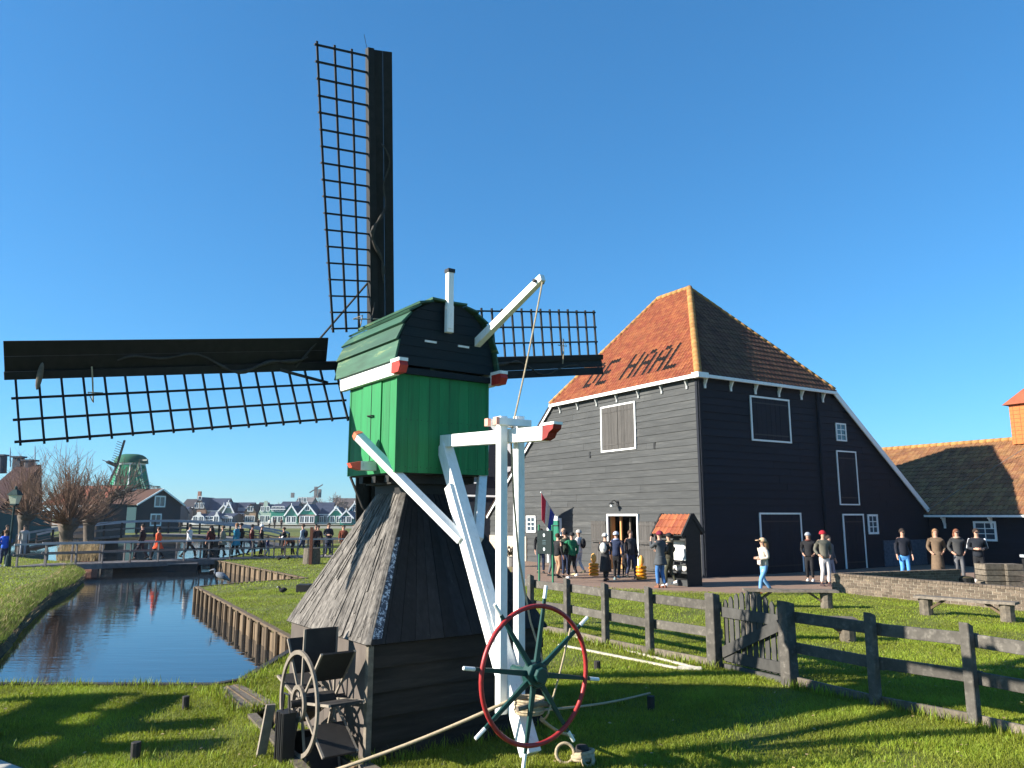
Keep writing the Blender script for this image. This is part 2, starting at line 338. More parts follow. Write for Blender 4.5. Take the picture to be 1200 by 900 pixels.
# paved path in front of barn
def gp(*pts, z=.006): return [G(*p)+Z*z for p in pts]
C0 = G(827,677); BAZ = math.radians(31.9); BR = V((math.cos(BAZ), math.sin(BAZ), 0)); BL = V((-math.sin(BAZ), math.cos(BAZ), 0))
def B(a, b, z=0.0): return C0 + BL*a + BR*b + Z*z
mb = MB(); mb.add([G(600,686)+Z*.006, G(800,695)+Z*.006, G(870,697)+Z*.006, G(985,692)+Z*.006, G(1120,684)+Z*.006, V((19,21,.006)), V((40,30,.006)), V((24,42,.006)), B(-.0,18,.006), B(0,0,.006), B(17,0,.006), B(17,-7,.006)], [tuple(range(12))]); structure('path', mb, M['path'])
mb = MB(); mb.add([V((-7,7.2,.008)), G(-60,868)+Z*.008, G(28,902)+Z*.008, G(60,930)+Z*.008, V((-5,5.5,.008))], [(0,4,3,2,1)]); structure('footpath', mb, M['stone'])
mb = MB(); mb.add([(-900,140,.03),(900,140,.03),(900,149.5,.03),(-900,149.5,.03)], [(0,1,2,3)])
mb.add([(-900,192.5,.03),(900,192.5,.03),(900,199,.03),(-900,199,.03)], [(0,1,2,3)]); structure('road', mb, M['stone'])
# quay edging of the canal: timber
def edging(pts, name, label, h=.5, sz=.12, post=.8):
    t = thing(name, label, 'retaining wall', (pts[0].x, pts[0].y, 0)); bd = MB(); ps = MB(); cpb = MB()
    for a, b in zip(pts[:-1], pts[1:]):
        d = (b-a); n = max(1, int(d.length/post)); side = d.normalized().cross(Z)
        nb = max(1, int(d.length/.19))
        for i in range(nb):
            p = a+d*((i+.5)/nb); z1 = -.05+random.uniform(-.05,.012)
            bd.box(p+Z*((z1-.85)/2)+side*random.uniform(-.012,.012), d.normalized()*(d.length/nb*random.uniform(.44,.5)), side*.02, Z*((z1+.85)/2))
        for i in range(n+1):
            p = a+d*(i/n); ps.tube([p+side*.06*SGN+Z*-.9, p+side*.06*SGN+Z*(.01+random.uniform(-.02,.02))], .05, 7)
        cpb.beam(a+Z*.0, b+Z*.0, .12, .05)
    bd.build('board', M['pile'], t); ps.build('post', M['pile'], t); cpb.build('cap_rail', M['pile'], t); return t
SGN = -1
q = lambda px, py: G(px, py)
edging([q(352,757), q(340,747), q(231,688)], 'timber_retaining_wall', 'timber sheet wall along the canal beside the near grass bank, right of the water')
edging([q(231,688), q(298,682), q(360,678)], 'timber_retaining_wall', 'short timber edge at the back of the near grass tongue, facing the small inlet')
edging([q(360,678), q(272,660), q(249,656)], 'timber_retaining_wall', 'timber bank wall beyond the inlet, running towards the footbridge')
SGN = 1
mb = MB(); mb.beam(V((-14,11.1,.01)), V((-4.06,11.0,.01)), .12, .07); mb.beam(V((-4.06,11.0,.01)), q(283,799)+Z*.01, .1, .07); mb.beam(q(283,799)+Z*.012, q(352,757)+Z*.012, .1, .06)
tag(mb.build('timber_kerb', M['darkwood']), 'dark timber kerb along the near edge of the canal in front of the grass', 'kerb')
# thin winter haze
hm = bpy.data.materials.new('haze_air'); hm.use_nodes = True; nt = hm.node_tree; nt.nodes.clear(); ou = nt.nodes.new('ShaderNodeOutputMaterial'); pv = nt.nodes.new('ShaderNodeVolumePrincipled')
pv.inputs['Color'].default_value = (.86,.90,.96,1); pv.inputs['Density'].default_value = .00018; pv.inputs['Anisotropy'].default_value = .2; nt.links.new(pv.outputs[0], ou.inputs['Volume'])
mb = MB(); mb.abox(-2600,2600,-70,3600,-2.2,24); hz_ = mb.build('haze', hm); hz_['kind'] = 'stuff'; hz_['label'] = 'thin pale winter haze over the far meadow and village'
# ------------------------------------------------------------------ grass blades
def blades(name, regions, excl, label):
    """regions: (polygon, density, height, width)"""
    VX = []; T = []
    for P, dens, h, wd in regions:
        xs = [p[0] for p in P]; ys = [p[1] for p in P]; A = (max(xs)-min(xs))*(max(ys)-min(ys)); n = int(A*dens)
        x = rng.uniform(min(xs), max(xs), n); y = rng.uniform(min(ys), max(ys), n); k = inpoly_np(x, y, P)
        for e in excl: k &= ~inpoly_np(x, y, e)
        k &= np.abs(x) < (y*.70+.8)
        x, y = x[k], y[k]; n = len(x)
        wn_ = .5+.28*np.sin(x*1.1+2.1*np.sin(y*.8+.5))+.22*np.sin(y*1.9-x*2.6+1.7*np.sin(x*.9)); kk = rng.random(n) < np.clip(.22+1.6*wn_, .18, 1); x, y = x[kk], y[kk]; n = len(x)
        cl = .5+.5*np.sin(x*2.3+1.3*np.sin(y*1.7))*np.sin(y*2.9+1.1*np.sin(x*1.3)); hh = h*(.45+.55*rng.random(n))*(.65+.6*cl)
        a = rng.uniform(0, 2*PI, n); wv = np.stack([np.cos(a), np.sin(a), 0*a], 1)*(wd*(.6+.8*rng.random(n)))[:,None]/2
        la = rng.uniform(0, 2*PI, n); lm = hh*rng.uniform(.1,.95,n); lean = np.stack([np.cos(la)*lm, np.sin(la)*lm, hh], 1)
        p = np.stack([x, y, 0*x], 1); tri = np.stack([p-wv, p+wv, p+lean*.6+wv*.6*0+np.array([0,0,0]), p+lean*np.array([1.3,1.3,1.0])], 1)
        # two triangles: base-left, base-right, tip with a mid bend
        mid = p+lean*np.array([.45,.45,.62]); tip = p+lean*np.array([1.25,1.25,1.0])
        q_ = np.stack([p-wv, p+wv, mid+wv*.8, mid-wv*.8, tip], 1)
        VX.append(q_); T.append(np.clip(.5*rng.random(n)+.5*cl*rng.random(n)+.15, 0, 1))
    VX = np.concatenate(VX); T = np.concatenate(T); n = len(VX)
    me = bpy.data.meshes.new(name); me.vertices.add(n*5); me.vertices.foreach_set('co', VX.reshape(-1))
    base = (np.arange(n)*5)[:,None]; lp = np.concatenate([base+np.array([0,1,2,3]), base+np.array([3,2,4])], 1).reshape(-1)
    me.loops.add(n*7); me.loops.foreach_set('vertex_index', lp.astype(np.int32))
    ls = np.stack([np.arange(n)*7, np.arange(n)*7+4], 1).reshape(-1); me.polygons.add(n*2); me.polygons.foreach_set('loop_start', ls.astype(np.int32))
    try: me.polygons.foreach_set('loop_total', np.tile([4,3], n).astype(np.int32))
    except Exception: pass
    me.update(calc_edges=True); at = me.attributes.new('tint','FLOAT','FACE'); at.data.foreach_set('value', np.repeat(T, 2).astype(np.float32))
    me.materials.append(M['blade']); o = bpy.data.objects.new(name, me); COL.objects.link(o); tag(o, label, 'grass', kind='stuff'); return o
millbox = [W(a*1.06, b*1.06, 0).xy.to_tuple() for a, b in ((-1,-1),(1,-1),(1,1),(-1,1))]
deckpoly = [g2(249,808), g2(282,803), g2(325,826), g2(270,833)]
pathpoly = [g2(600,684), g2(800,693), g2(870,696), g2(985,692), (14,22), (19,20.5), (60,20), (60,60), (0,60), (0,40)]
footp = [(-9,7.5), g2(-60,866), g2(30,901), g2(62,930), (-5,5)]
EX = [canal, race, millbox, deckpoly, pathpoly, footp]
near = [(-9,5.6),(8.5,5.6),(10,12),(-9,12)]; mid = [(-9,12),(10,12),(14,17),(-9,17)]; far_ = [(-22,17),(16,17),(22,25),(-22,25)]; ff = [(-30,25),(4,25),(4,62),(-30,62)]; lb = [(-24,13),(-9,13),(-9,17),(-24,17)]
blades('grass', [(near, 5600, .06, .0055), (mid, 2300, .05, .007), (far_, 800, .045, .011), (lb, 1100, .05, .009), (ff, 110, .06, .025)], EX, 'short green winter grass on the banks, around the mill and beyond the fence')
# tufts along the feet of posts and walls
def tuft(pts, n, h, sp, name, label, m=None):
    t = MB()
    for p in pts:
        for _ in range(n):
            a = random.uniform(0,2*PI); b0 = p+V((random.gauss(0,sp), random.gauss(0,sp), 0)); hh = h*random.uniform(.5,1.1); l = V((math.cos(a),math.sin(a),0))*hh*random.uniform(.1,.5); ww = V((-math.sin(a),math.cos(a),0))*.006*max(1,b0.y/9)
            t.add([b0-ww, b0+ww, b0+l+Z*hh], [(0,1,2)])
    return t

def tufts(name, label, pts, n, h, sp):
    t = MB()
    for p in pts:
        for _ in range(int(n*random.uniform(.4,1.5))):
            a = random.uniform(0,2*PI); b0 = V(p)+V((random.gauss(0,sp), random.gauss(0,sp), 0)); hh = h*random.uniform(.4,1.2); l = V((math.cos(a),math.sin(a),0))*hh*random.uniform(.15,.7); ww = V((-math.sin(a),math.cos(a),0))*.0035*max(1,b0.y/7)
            m_ = b0+l*.4+Z*hh*.6; t.add([b0-ww, b0+ww, m_+ww*.7, m_-ww*.7, b0+l+Z*hh], [(0,1,2,3),(3,2,4)])
    return tag(t.build(name, M['blade']), label, 'grass', kind='stuff')
def along(a, b, st): 
    n = max(1,int((b-a).length/st)); return [a.lerp(b,(i+random.random())/n) for i in range(n)]
tp_ = []
for a_, b_ in ((G(600,736),G(838,786)),(G(926,806),G(1143,854)),(G(1143,854),G(1275,888)),(W(-1.06,-1.10,0),W(1.12,-1.12,0)),(W(1.10,-1.1,0),W(1.10,1.1,0))): tp_ += along(a_, b_, .10)
for a_, b_ in ((V((-8,11.0,0)),V((-4.2,10.9,0))),(G(283,802),G(345,770))): tp_ += along(a_, b_, .22)
tp_ += along(G(249,809),G(270,834),.10)+along(G(270,836),G(322,829),.10)+along(G(282,802),G(325,825),.12)
tufts('grass_tufts', 'longer unmown grass tufts along the fence feet, the kerb and the mill base', tp_, 26, .13, .05)
wd = []
for _ in range(150):
    y = 6+random.random()**1.3*9; x = random.uniform(-.66,.66)*y
    if not any(inpoly(x,y,e) for e in EX): wd.append(V((x,y,0)))
tufts('weed_clumps', 'scattered coarse weed clumps standing a little above the short turf', wd, 34, .085, .05)
lf = MB()
for _ in range(420):
    y = 6+random.random()**1.2*11; x = random.uniform(-.68,.68)*y
    if any(inpoly(x,y,e) for e in EX): continue
    a = random.uniform(0,2*PI); d = V((math.cos(a),math.sin(a),random.uniform(-.3,.3)))*.022; e_ = V((-math.sin(a),math.cos(a),random.uniform(-.2,.5)))*.014; c_ = V((x,y,random.uniform(.035,.055)))
    lf.add([c_-d, c_+e_, c_+d, c_-e_], [(0,1,2,3)])
tag(lf.build('fallen_leaves', M['dry']), 'small dry brown leaves scattered over the grass', 'leaves', kind='stuff')
# ------------------------------------------------------------------ the small green mill
mill = thing('small_polder_windmill', 'small green and white drainage windmill with black lattice sails in the foreground beside the canal', 'windmill', W(0,0,0))
hb, zb1 = 1.039, 1.085
FR, BRc, BLc, FL_ = (-hb,-hb), (hb,-hb), (hb,hb), (-hb,hb)     # corners (r,l): near, right, back, left
mb = MB()
mb.box(W(0,0,zb1/2-.05), MR*(hb-.03), ML*(hb-.03), Z*(zb1/2-.02)); core = mb
mb.mi = 0
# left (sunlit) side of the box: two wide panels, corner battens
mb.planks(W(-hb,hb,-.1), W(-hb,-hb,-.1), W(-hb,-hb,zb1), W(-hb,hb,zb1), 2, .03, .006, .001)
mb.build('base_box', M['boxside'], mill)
mb = MB()
n = 5
for (a, bq) in (((-hb,-hb),(hb,-hb)), ((hb,-hb),(hb,hb)), ((hb,hb),(-hb,hb))):
    p0, p1 = W(*a,0), W(*bq,0); nn = (p1-p0).normalized().cross(Z)
    for i in range(n):
        z0 = -.05+i*(zb1+.05)/n; z1 = -.05+(i+1)*(zb1+.05)/n-.006; o0 = .035+random.uniform(0,.006); o1 = .012
        mb.hexa([p0+Z*z0-nn*.01, p1+Z*z0-nn*.01, p1+Z*z0+nn*o0, p0+Z*z0+nn*o0], [p0+Z*z1-nn*.01, p1+Z*z1-nn*.01, p1+Z*z1+nn*o1, p0+Z*z1+nn*o1])
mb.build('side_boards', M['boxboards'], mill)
mb = MB(); mb.box(W(-hb-.02,-hb-.02,zb1/2-.03), MR*.028, ML*.028, Z*(zb1/2+.01))
mb.build('corner_post', M['wood'], mill)
# pyramid
zn, wn = 2.60, .31; ov = .05; h0 = hb+ov; z0 = zb1-.012; zt_ = zb1+.03
c = [(-1,-1),(1,-1),(1,1),(-1,1)]
for i in range(4):
    a, bq = c[i], c[(i+1)%4]
    P0, P1 = W(a[0]*h0,a[1]*h0,z0), W(bq[0]*h0,bq[1]*h0,z0); Q0, Q1 = W(a[0]*wn,a[1]*wn,zn), W(bq[0]*wn,bq[1]*wn,zn)
    mb = MB(); mb.planks(P0, P1, Q1, Q0, 15 if i == 3 else 13, .028, .005, .004)
    if i == 3:   # weathered shingle steps across the boards, irregular split ends
        nn = (P1-P0).cross(Q0-P0).normalized()
        for k in range(60):
            u = random.random(); v = random.random()**1.2*.9; w_ = .02+.03*random.random(); ln = random.uniform(.15,.5)
            pa = P0.lerp(P1,u).lerp(Q0.lerp(Q1,u), v); pb = P0.lerp(P1,u).lerp(Q0.lerp(Q1,u), min(1,v+ln))
            mb.beam(pa+nn*.020, pb+nn*.018, .03*(1-v)+.012, .006, side=(P1-P0))
    o = mb.build('roof_boards', M['weather'] if i == 3 else M['weathershade'], mill)
mb = MB(); mb.hexa([W(x*(h0-.04),y*(h0-.04),z0-.02) for x,y in c], [W(x*(wn-.03),y*(wn-.03),zn-.02) for x,y in c]); mb.build('pyramid_core', M['tar'], mill)
# mottled lead strip down the near hip
lead = mat('flaking_lead_strip', (.03,.045,.07), .5, .3, (30,30,30), 1, .004, col2=(.5,.56,.62), c2amt=.9, c2thr=(.5,.56), c2scale=.9)
mb = MB()
A0, A1 = W(-h0,-h0,z0), W(-wn,-wn,zn); nr = (W(h0,-h0,z0)-A0).cross(A1-A0).normalized()
for k in range(9):
    u0, u1 = k/9*.62+.03, (k+1)/9*.62+.03-.003; a_, b_ = A0.lerp(A1,u0), A0.lerp(A1,u1); wd0 = .12*(1-u0*.8)
    mb.hexa([a_+nr*.016, a_+MR*wd0+nr*.016, b_+MR*wd0*.93+nr*.016, b_+nr*.016], [a_+nr*.022, a_+MR*wd0+nr*.022, b_+MR*wd0*.93+nr*.022, b_+nr*.022])
mb.build('hip_flashing', lead, mill)
mb = MB(); mb.beam(A0-(MR)*.0, A1, .05, .05); mb.build('hip_batten', M['weather'], mill)
# neck and dark underside
zb, zt, w2 = 2.761, 3.909, .591
mb = MB(); mb.box(W(0,0,2.66), MR*.36, ML*.36, Z*.12); mb.cyl(W(0,0,2.5), Z, .24, .5, 16)
for l in (-.33,0,.33): mb.box(W(0,l,zb-.05), MR*(w2-.03), ML*.05, Z*.045)
mb.box(W(0,0,zb-.005), MR*(w2-.02), ML*(w2-.02), Z*.01); mb.box(W(0,0,zb-.06), MR*.44, ML*.44, Z*.05)
mb.build('neck_frame', M['tar'], mill)
# body walls
for i in range(4):
    a, bq = c[i], c[(i+1)%4]; mb = MB()
    mb.planks(W(a[0]*w2,a[1]*w2,zb), W(bq[0]*w2,bq[1]*w2,zb), W(bq[0]*w2,bq[1]*w2,zt), W(a[0]*w2,a[1]*w2,zt), 9 if i == 0 else 8, .03, .003, .0015)
    mb.build('body_boards', M['green'], mill)
mb = MB(); mb.box(W(0,0,(zb+zt)/2), MR*(w2-.02), ML*(w2-.02), Z*(zt-zb)/2); 
for x, y in c: mb.box(W(x*(w2+.002),y*(w2+.002),(zb+zt)/2), MR*.018, ML*.018, Z*((zt-zb)/2))
mb.build('body_core', M['green'], mill)
mb = MB()
for i in range(9):
    for j in (.05,.5,.94):
        for o in (-.3,.3): mb.box(W(-w2+2*w2*(i+.5+o)/9+random.uniform(-.003,.003),-w2-.031,zb+(zt-zb)*j+random.uniform(-.008,.008)), MR*.0035, ML*.002, Z*.0035)
mb.build('nail_heads', M['iron'], mill)
# hatch in the left wall
mb = MB(); xo = -w2-.03
mb.box(W(xo+.006,-.02,zb+.62), MR*.008, ML*.235, Z*.47); hatch = mb.build('hatch_door', M['green'], mill)
mb = MB()
for l in (-.02+.002,): mb.box(W(xo-.004,l,zb+.62), MR*.003, ML*.003, Z*.47)
mb.tube([W(xo-.002,-.10,zb+.66), W(xo-.035,-.09,zb+.66), W(xo-.038,.0,zb+.665), W(xo-.004,.02,zb+.66)], .009, 6)
mb.box(W(xo-.01,.02,zb+.10), MR*.012, ML*.03, Z*.015)
mb.build('latch', M['iron'], hatch)
# cap roof: arch of overlapping boards
hw, ez, tz = .665, zt+.055, 4.735
prof = []
for i in range(13):
    t = PI*i/12; cx = math.cos(t); sx = math.sin(t)
    prof.append((-hw*math.copysign(abs(cx)**.82, cx), ez+(tz-ez)*abs(sx)**.86))
mb = MB()
l0, l1 = -.70, .90
for i in range(12):
    (r0,zz0), (r1,zz1) = prof[i], prof[i+1]; d = V((r1-r0, zz1-zz0)); ln = d.length; d /= ln; nrm = V((-d.y, d.x))
    if nrm.y < 0 and abs(r0) < .3: nrm = -nrm
    if i < 6: nrm = V((-d.y, d.x))
    lo, hi = ((r0,zz0),(r1,zz1)) if i < 6 else ((r1,zz1),(r0,zz0))
    nrm = V((-(hi[1]-lo[1]), hi[0]-lo[0])) if i < 6 else V((hi[1]-lo[1], -(hi[0]-lo[0]))); nrm.normalize()
    ext = V((hi[0]-lo[0], hi[1]-lo[1]))*(.06 if 0 < i < 11 else .0); e = random.uniform(0,.02)
    def pt(p, o, l): return W(p[0]+nrm.x*o, l, p[1]+nrm.y*o)
    lo2 = (lo[0]-ext.x, lo[1]-ext.y)
    mb.hexa([pt(lo2,.016,l0-e), pt(lo2,.016,l1), pt(hi,-.012,l1), pt(hi,-.012,l0-e)], [pt(lo2,.040,l0-e), pt(lo2,.040,l1), pt(hi,.008,l1), pt(hi,.008,l0-e)])
mb.build('cap_roof', M['capgreen'], mill)
# rear and front gables
for l, nm in ((-.625,'rear_gable'), (.80,'front_gable')):
    mb = MB(); k = 7; zs = [ez-.02+(tz-ez)*j/k for j in range(k+1)]
    def halfw(z):
        u = max(0, min(1, (z-ez)/(tz-ez))); return hw*(1-u**(1/.43*.86*.86))**(.41) if u < 1 else .0
    for j in range(k):
        a_, b_ = zs[j], zs[j+1]-.004; wa, wb = halfw(a_)*.985, halfw(b_)*.985
        mb.prism([W(-wa,l,a_), W(wa,l,a_), W(wb,l,b_), W(-wb,l,b_)], ML*(.02 if l > 0 else -.02)*(1+random.uniform(0,.25)))
    mb.prism([W(-hw*.98,l,ez-.02), W(hw*.98,l,ez-.02)]+[W(-r*.97,l,ez+(z-ez)*.97) for r, z in prof], ML*(.01 if l > 0 else -.01))
    g_ = mb.build(nm, M['gable'], mill)
    if l < 0:
        for r0 in (-.28, .16): mb = MB(); mb.box(W(r0+.06,l-.03,4.24), MR*.075, ML*.006, Z*.011); mb.build('hinge_strap', M['white'], g_)
mb = MB(); mb.box(W(0,-.60,zt-.03), MR*.66, ML*.05, Z*.035); mb.box(W(0,.60,zt-.03), MR*.66, ML*.05, Z*.035); mb.build('gable_sill', M['gable'], mill)
# white eave boards with red carved ends
for s_ in (-1,1):
    mb = MB(); mb.box(W(s_*(w2+.050),.06,zt-.02), MR*.034, ML*.72, Z*.078); e = mb.build('eave_board', M['white'], mill, bevel=.004)
    mb = MB(); mb.prism([W(s_*(w2+.02),-.82,zt-.09), W(s_*(w2+.02),-.66,zt-.09), W(s_*(w2+.02),-.66,zt+.03), W(s_*(w2+.02),-.84,zt+.03), W(s_*(w2+.02),-.86,zt-.02)], MR*s_*.10); mb.build('carved_end', M['red'], e)
    mb = MB(); mb.box(W(s_*(w2+.07),-.75,zt+.047), MR*.055, ML*.10, Z*.018); mb.build('end_cap', M['white'], e)
    mb = MB()
# finial post
mb = MB(); pz0, pz1 = 4.40, 5.08; mb.box(W(-.02,-.72,(pz0+pz1)/2), MR*.036, ML*.036, Z*((pz1-pz0)/2)); mb.box(W(-.02,-.72,pz0+.12), MR*.046, ML*.03, Z*.16)
fin = mb.build('finial_post', M['white'], mill, bevel=.004); mb = MB(); mb.box(W(-.02,-.72,pz1+.012), MR*.045, ML*.045, Z*.022); mb.build('post_cap', M['iron'], fin)
# brake crane arm
root = W(.42,-.55,4.21); o_ = W(.42,0,0); tip = ONP(636,325, o_, MR)
rootp = ONP(563,398, o_, MR)
mb = MB(); mb.beam(rootp+(rootp-tip).normalized()*.12, tip, .085, .10, side=MR, tap=.8); arm = mb.build('brake_arm', M['white'], mill, bevel=.005)
mb = MB(); mb.cyl(tip+(rootp-tip).normalized()*.08, MR, .02, .14, 8); mb.build('pulley', M['iron'], arm)
# tail: pole, posts, beams, braces
tq = -.0
def T(q_, z, r=0.0): return W(r+tq, -q_, z)
mb = MB(); e1 = ONP(640,508, W(0,0,0), MR); qe = -(e1-MC).dot(ML)
zb0, zb1_ = 3.13, e1.z
mb.beam(T(.45, zb0+.0), T(qe, zb1_), .10, .135, side=MR); bm_ = mb.build('tail_beam', M['white'], mill, bevel=.005)
mb = MB(); dz = zb1_; mb.prism([T(qe,dz-.067,-.05), T(qe+.02,dz+.067,-.05), T(qe+.17,dz+.070,-.05), T(qe+.16,dz+.03,-.05), T(qe+.10,dz+.0,-.05), T(qe+.07,dz-.045,-.05)], MR*.10); mb.build('carved_end', cmat((.22,.02,.016), .6), bm_); mb = MB(); mb.box(T(qe+.08,dz+.082,0), MR*.053, ML*.10, Z*.012); mb.build('end_cap', M['white'], bm_)
PB = ONP(622,884, W(0,0,0), MR); qb = -(PB-MC).dot(ML)
mb = MB(); ptop = T(.62, 3.08); pbot = T(qb, max(.02,PB.z))
mb.beam(ptop, pbot, .13, .15, side=MR); kx = ptop.lerp(pbot,.62); mb.beam(kx, pbot+Z*0, .145, .155, side=MR)
pole = mb.build('tail_pole', M['white'], mill, bevel=.006)
for r in (-.115,.115):
    u = .80; zp = ptop.lerp(pbot,u).z; qp = -(ptop.lerp(pbot,.80)-MC).dot(ML); 
    pt_ = ONP(588 if r < 0 else 608, 488, W(r,0,0), MR); qv = -(pt_-MC).dot(ML); zl = ptop.z+(pbot.z-ptop.z)*((qv-.62)/(qb-.62)) if qb != .62 else .6
    mb = MB(); mb.beam(T(qv, max(.35, zl-.25), r), T(qv, pt_.z, r), .085, .085, side=MR); mb.build('tail_post', M['white'], mill, bevel=.005)
QV = qv
for dq, rz in ((.075,3.21),(-.075,3.21)):
    mb = MB(); mb.box(T(QV+dq, rz), MR*.20, ML*.028, Z*.035); x_ = mb.build('cross_tie', M['white'], mill, bevel=.004)
    mb = MB(); mb.box(T(QV+dq, rz, -.215), MR*.018, ML*.030, Z*.037); mb.build('red_end', cmat((.75,.32,.24), .5), x_)
jn = ptop.lerp(pbot,.345)
for s_, rr in ((-1,.83),(1,.86)):
    a_ = W(s_*rr, -.15, 3.17); b_ = jn + MR*s_*.10 + V((0,0,-.03))
    mb = MB(); mb.beam(a_, b_, .085, .10, side=MR.cross(b_-a_)); br_ = mb.build('tail_brace', M['white'], mill, bevel=.005)
    d = (a_-b_).normalized(); mb = MB(); mb.beam(a_, a_+d*.055, .09, .105, side=MR.cross(b_-a_), tap=.7); mb.build('red_end', cmat((.62,.16,.08), .5), br_)
    mb = MB(); mb.beam(W(s_*.55,-.12,2.845), W(s_*.80,-.12,2.845), .09, .10, side=ML); st = mb.build('sprint_beam', M['white'], mill, bevel=.004)
    mb = MB(); mb.prism([W(s_*.80,-.165,2.895), W(s_*.93,-.165,2.87), W(s_*.90,-.165,2.82), W(s_*.80,-.165,2.795)], ML*.09); mb.build('red_end', cmat((.62,.10,.06), .5), st)
# second pole beside the tail pole (the lit inner brace)
mb = MB(); mb.beam(ptop.lerp(pbot,.16)-MR*.09, ptop.lerp(pbot,.80)-MR*.09, .05, .12, side=MR); mb.build('pole_stiffener', M['white'], mill, bevel=.004)
# brake rope
mb = MB(); tp = tip-Z*.03; e_ = T(QV+.02, 3.1, .0); pts = [tp.lerp(e_, i/8)+V((0,0,-.05*math.sin(PI*i/8))) for i in range(9)]
mb.tube(pts, .009, 6); pts = [T(QV+.02,3.1), T(QV+.04,2.5,.02), T(QV+.08,1.9,.05), T(QV+.12,1.3,.16), T(QV+.2,.95,.24), T(QV+.22,.85,.16), T(QV+.15,1.0,.08)]
mb.tube(pts, .010, 6); mb.build('brake_rope', M['rope'], mill)
# capstan wheel
wq = qb+.16; WC = ONP(627,790, T(wq,0), ML); a1_, a2_ = MR, Z
wh = MB(); rot0 = math.radians(10)
hubm = MB(); hubm.cyl(WC, ML, .115, .12, 8); hubm.cyl(WC-ML*.06, ML, .07, .10, 8); hubm.cyl(WC+ML*.16, ML, .035, .36, 10)
wheel = hubm.build('capstan_wheel', M['darkteal'], mill, bevel=.006)
rm = MB(); rm.smooth = True; rm.ring(WC-ML*.015, a1_, a2_, .59, .021, 64, 10); rm.build('rim', M['rimred'], wheel)
for k in range(8):
    t = PI/2-rot0-k*PI/4; d = a1_*math.cos(t)+a2_*math.sin(t)
    sp_ = MB(); sp_.beam(WC+d*.09, WC+d*.66, .05, .034, side=ML.cross(d), tap=.62)
    s1 = sp_.build('spoke', M['darkteal'], wheel, bevel=.003)
    hd = MB(); hd.tube([WC+d*.655, WC+d*.66, WC+d*.77, WC+d*.775], [.014,.018,.017,.012], 8); hd.build('handle', M['white'], s1)
rp = MB(); base = ptop.lerp(pbot,.88)
for k in range(6): rp.ring(pbot+Z*(.36+.022*k)+ML*.02, MR, ML, .125+.006*(k%2), .013, 24, 6)
rp.build('rope_lashing', M['rope'], mill)
cl = MB(); cl.tube([pbot+Z*.44-MR*.24-ML*.12, pbot+Z*.46-ML*.12, pbot+Z*.42+MR*.16-ML*.12], [.022,.03,.018], 8); cl.build('cleat', M['wood'], mill)
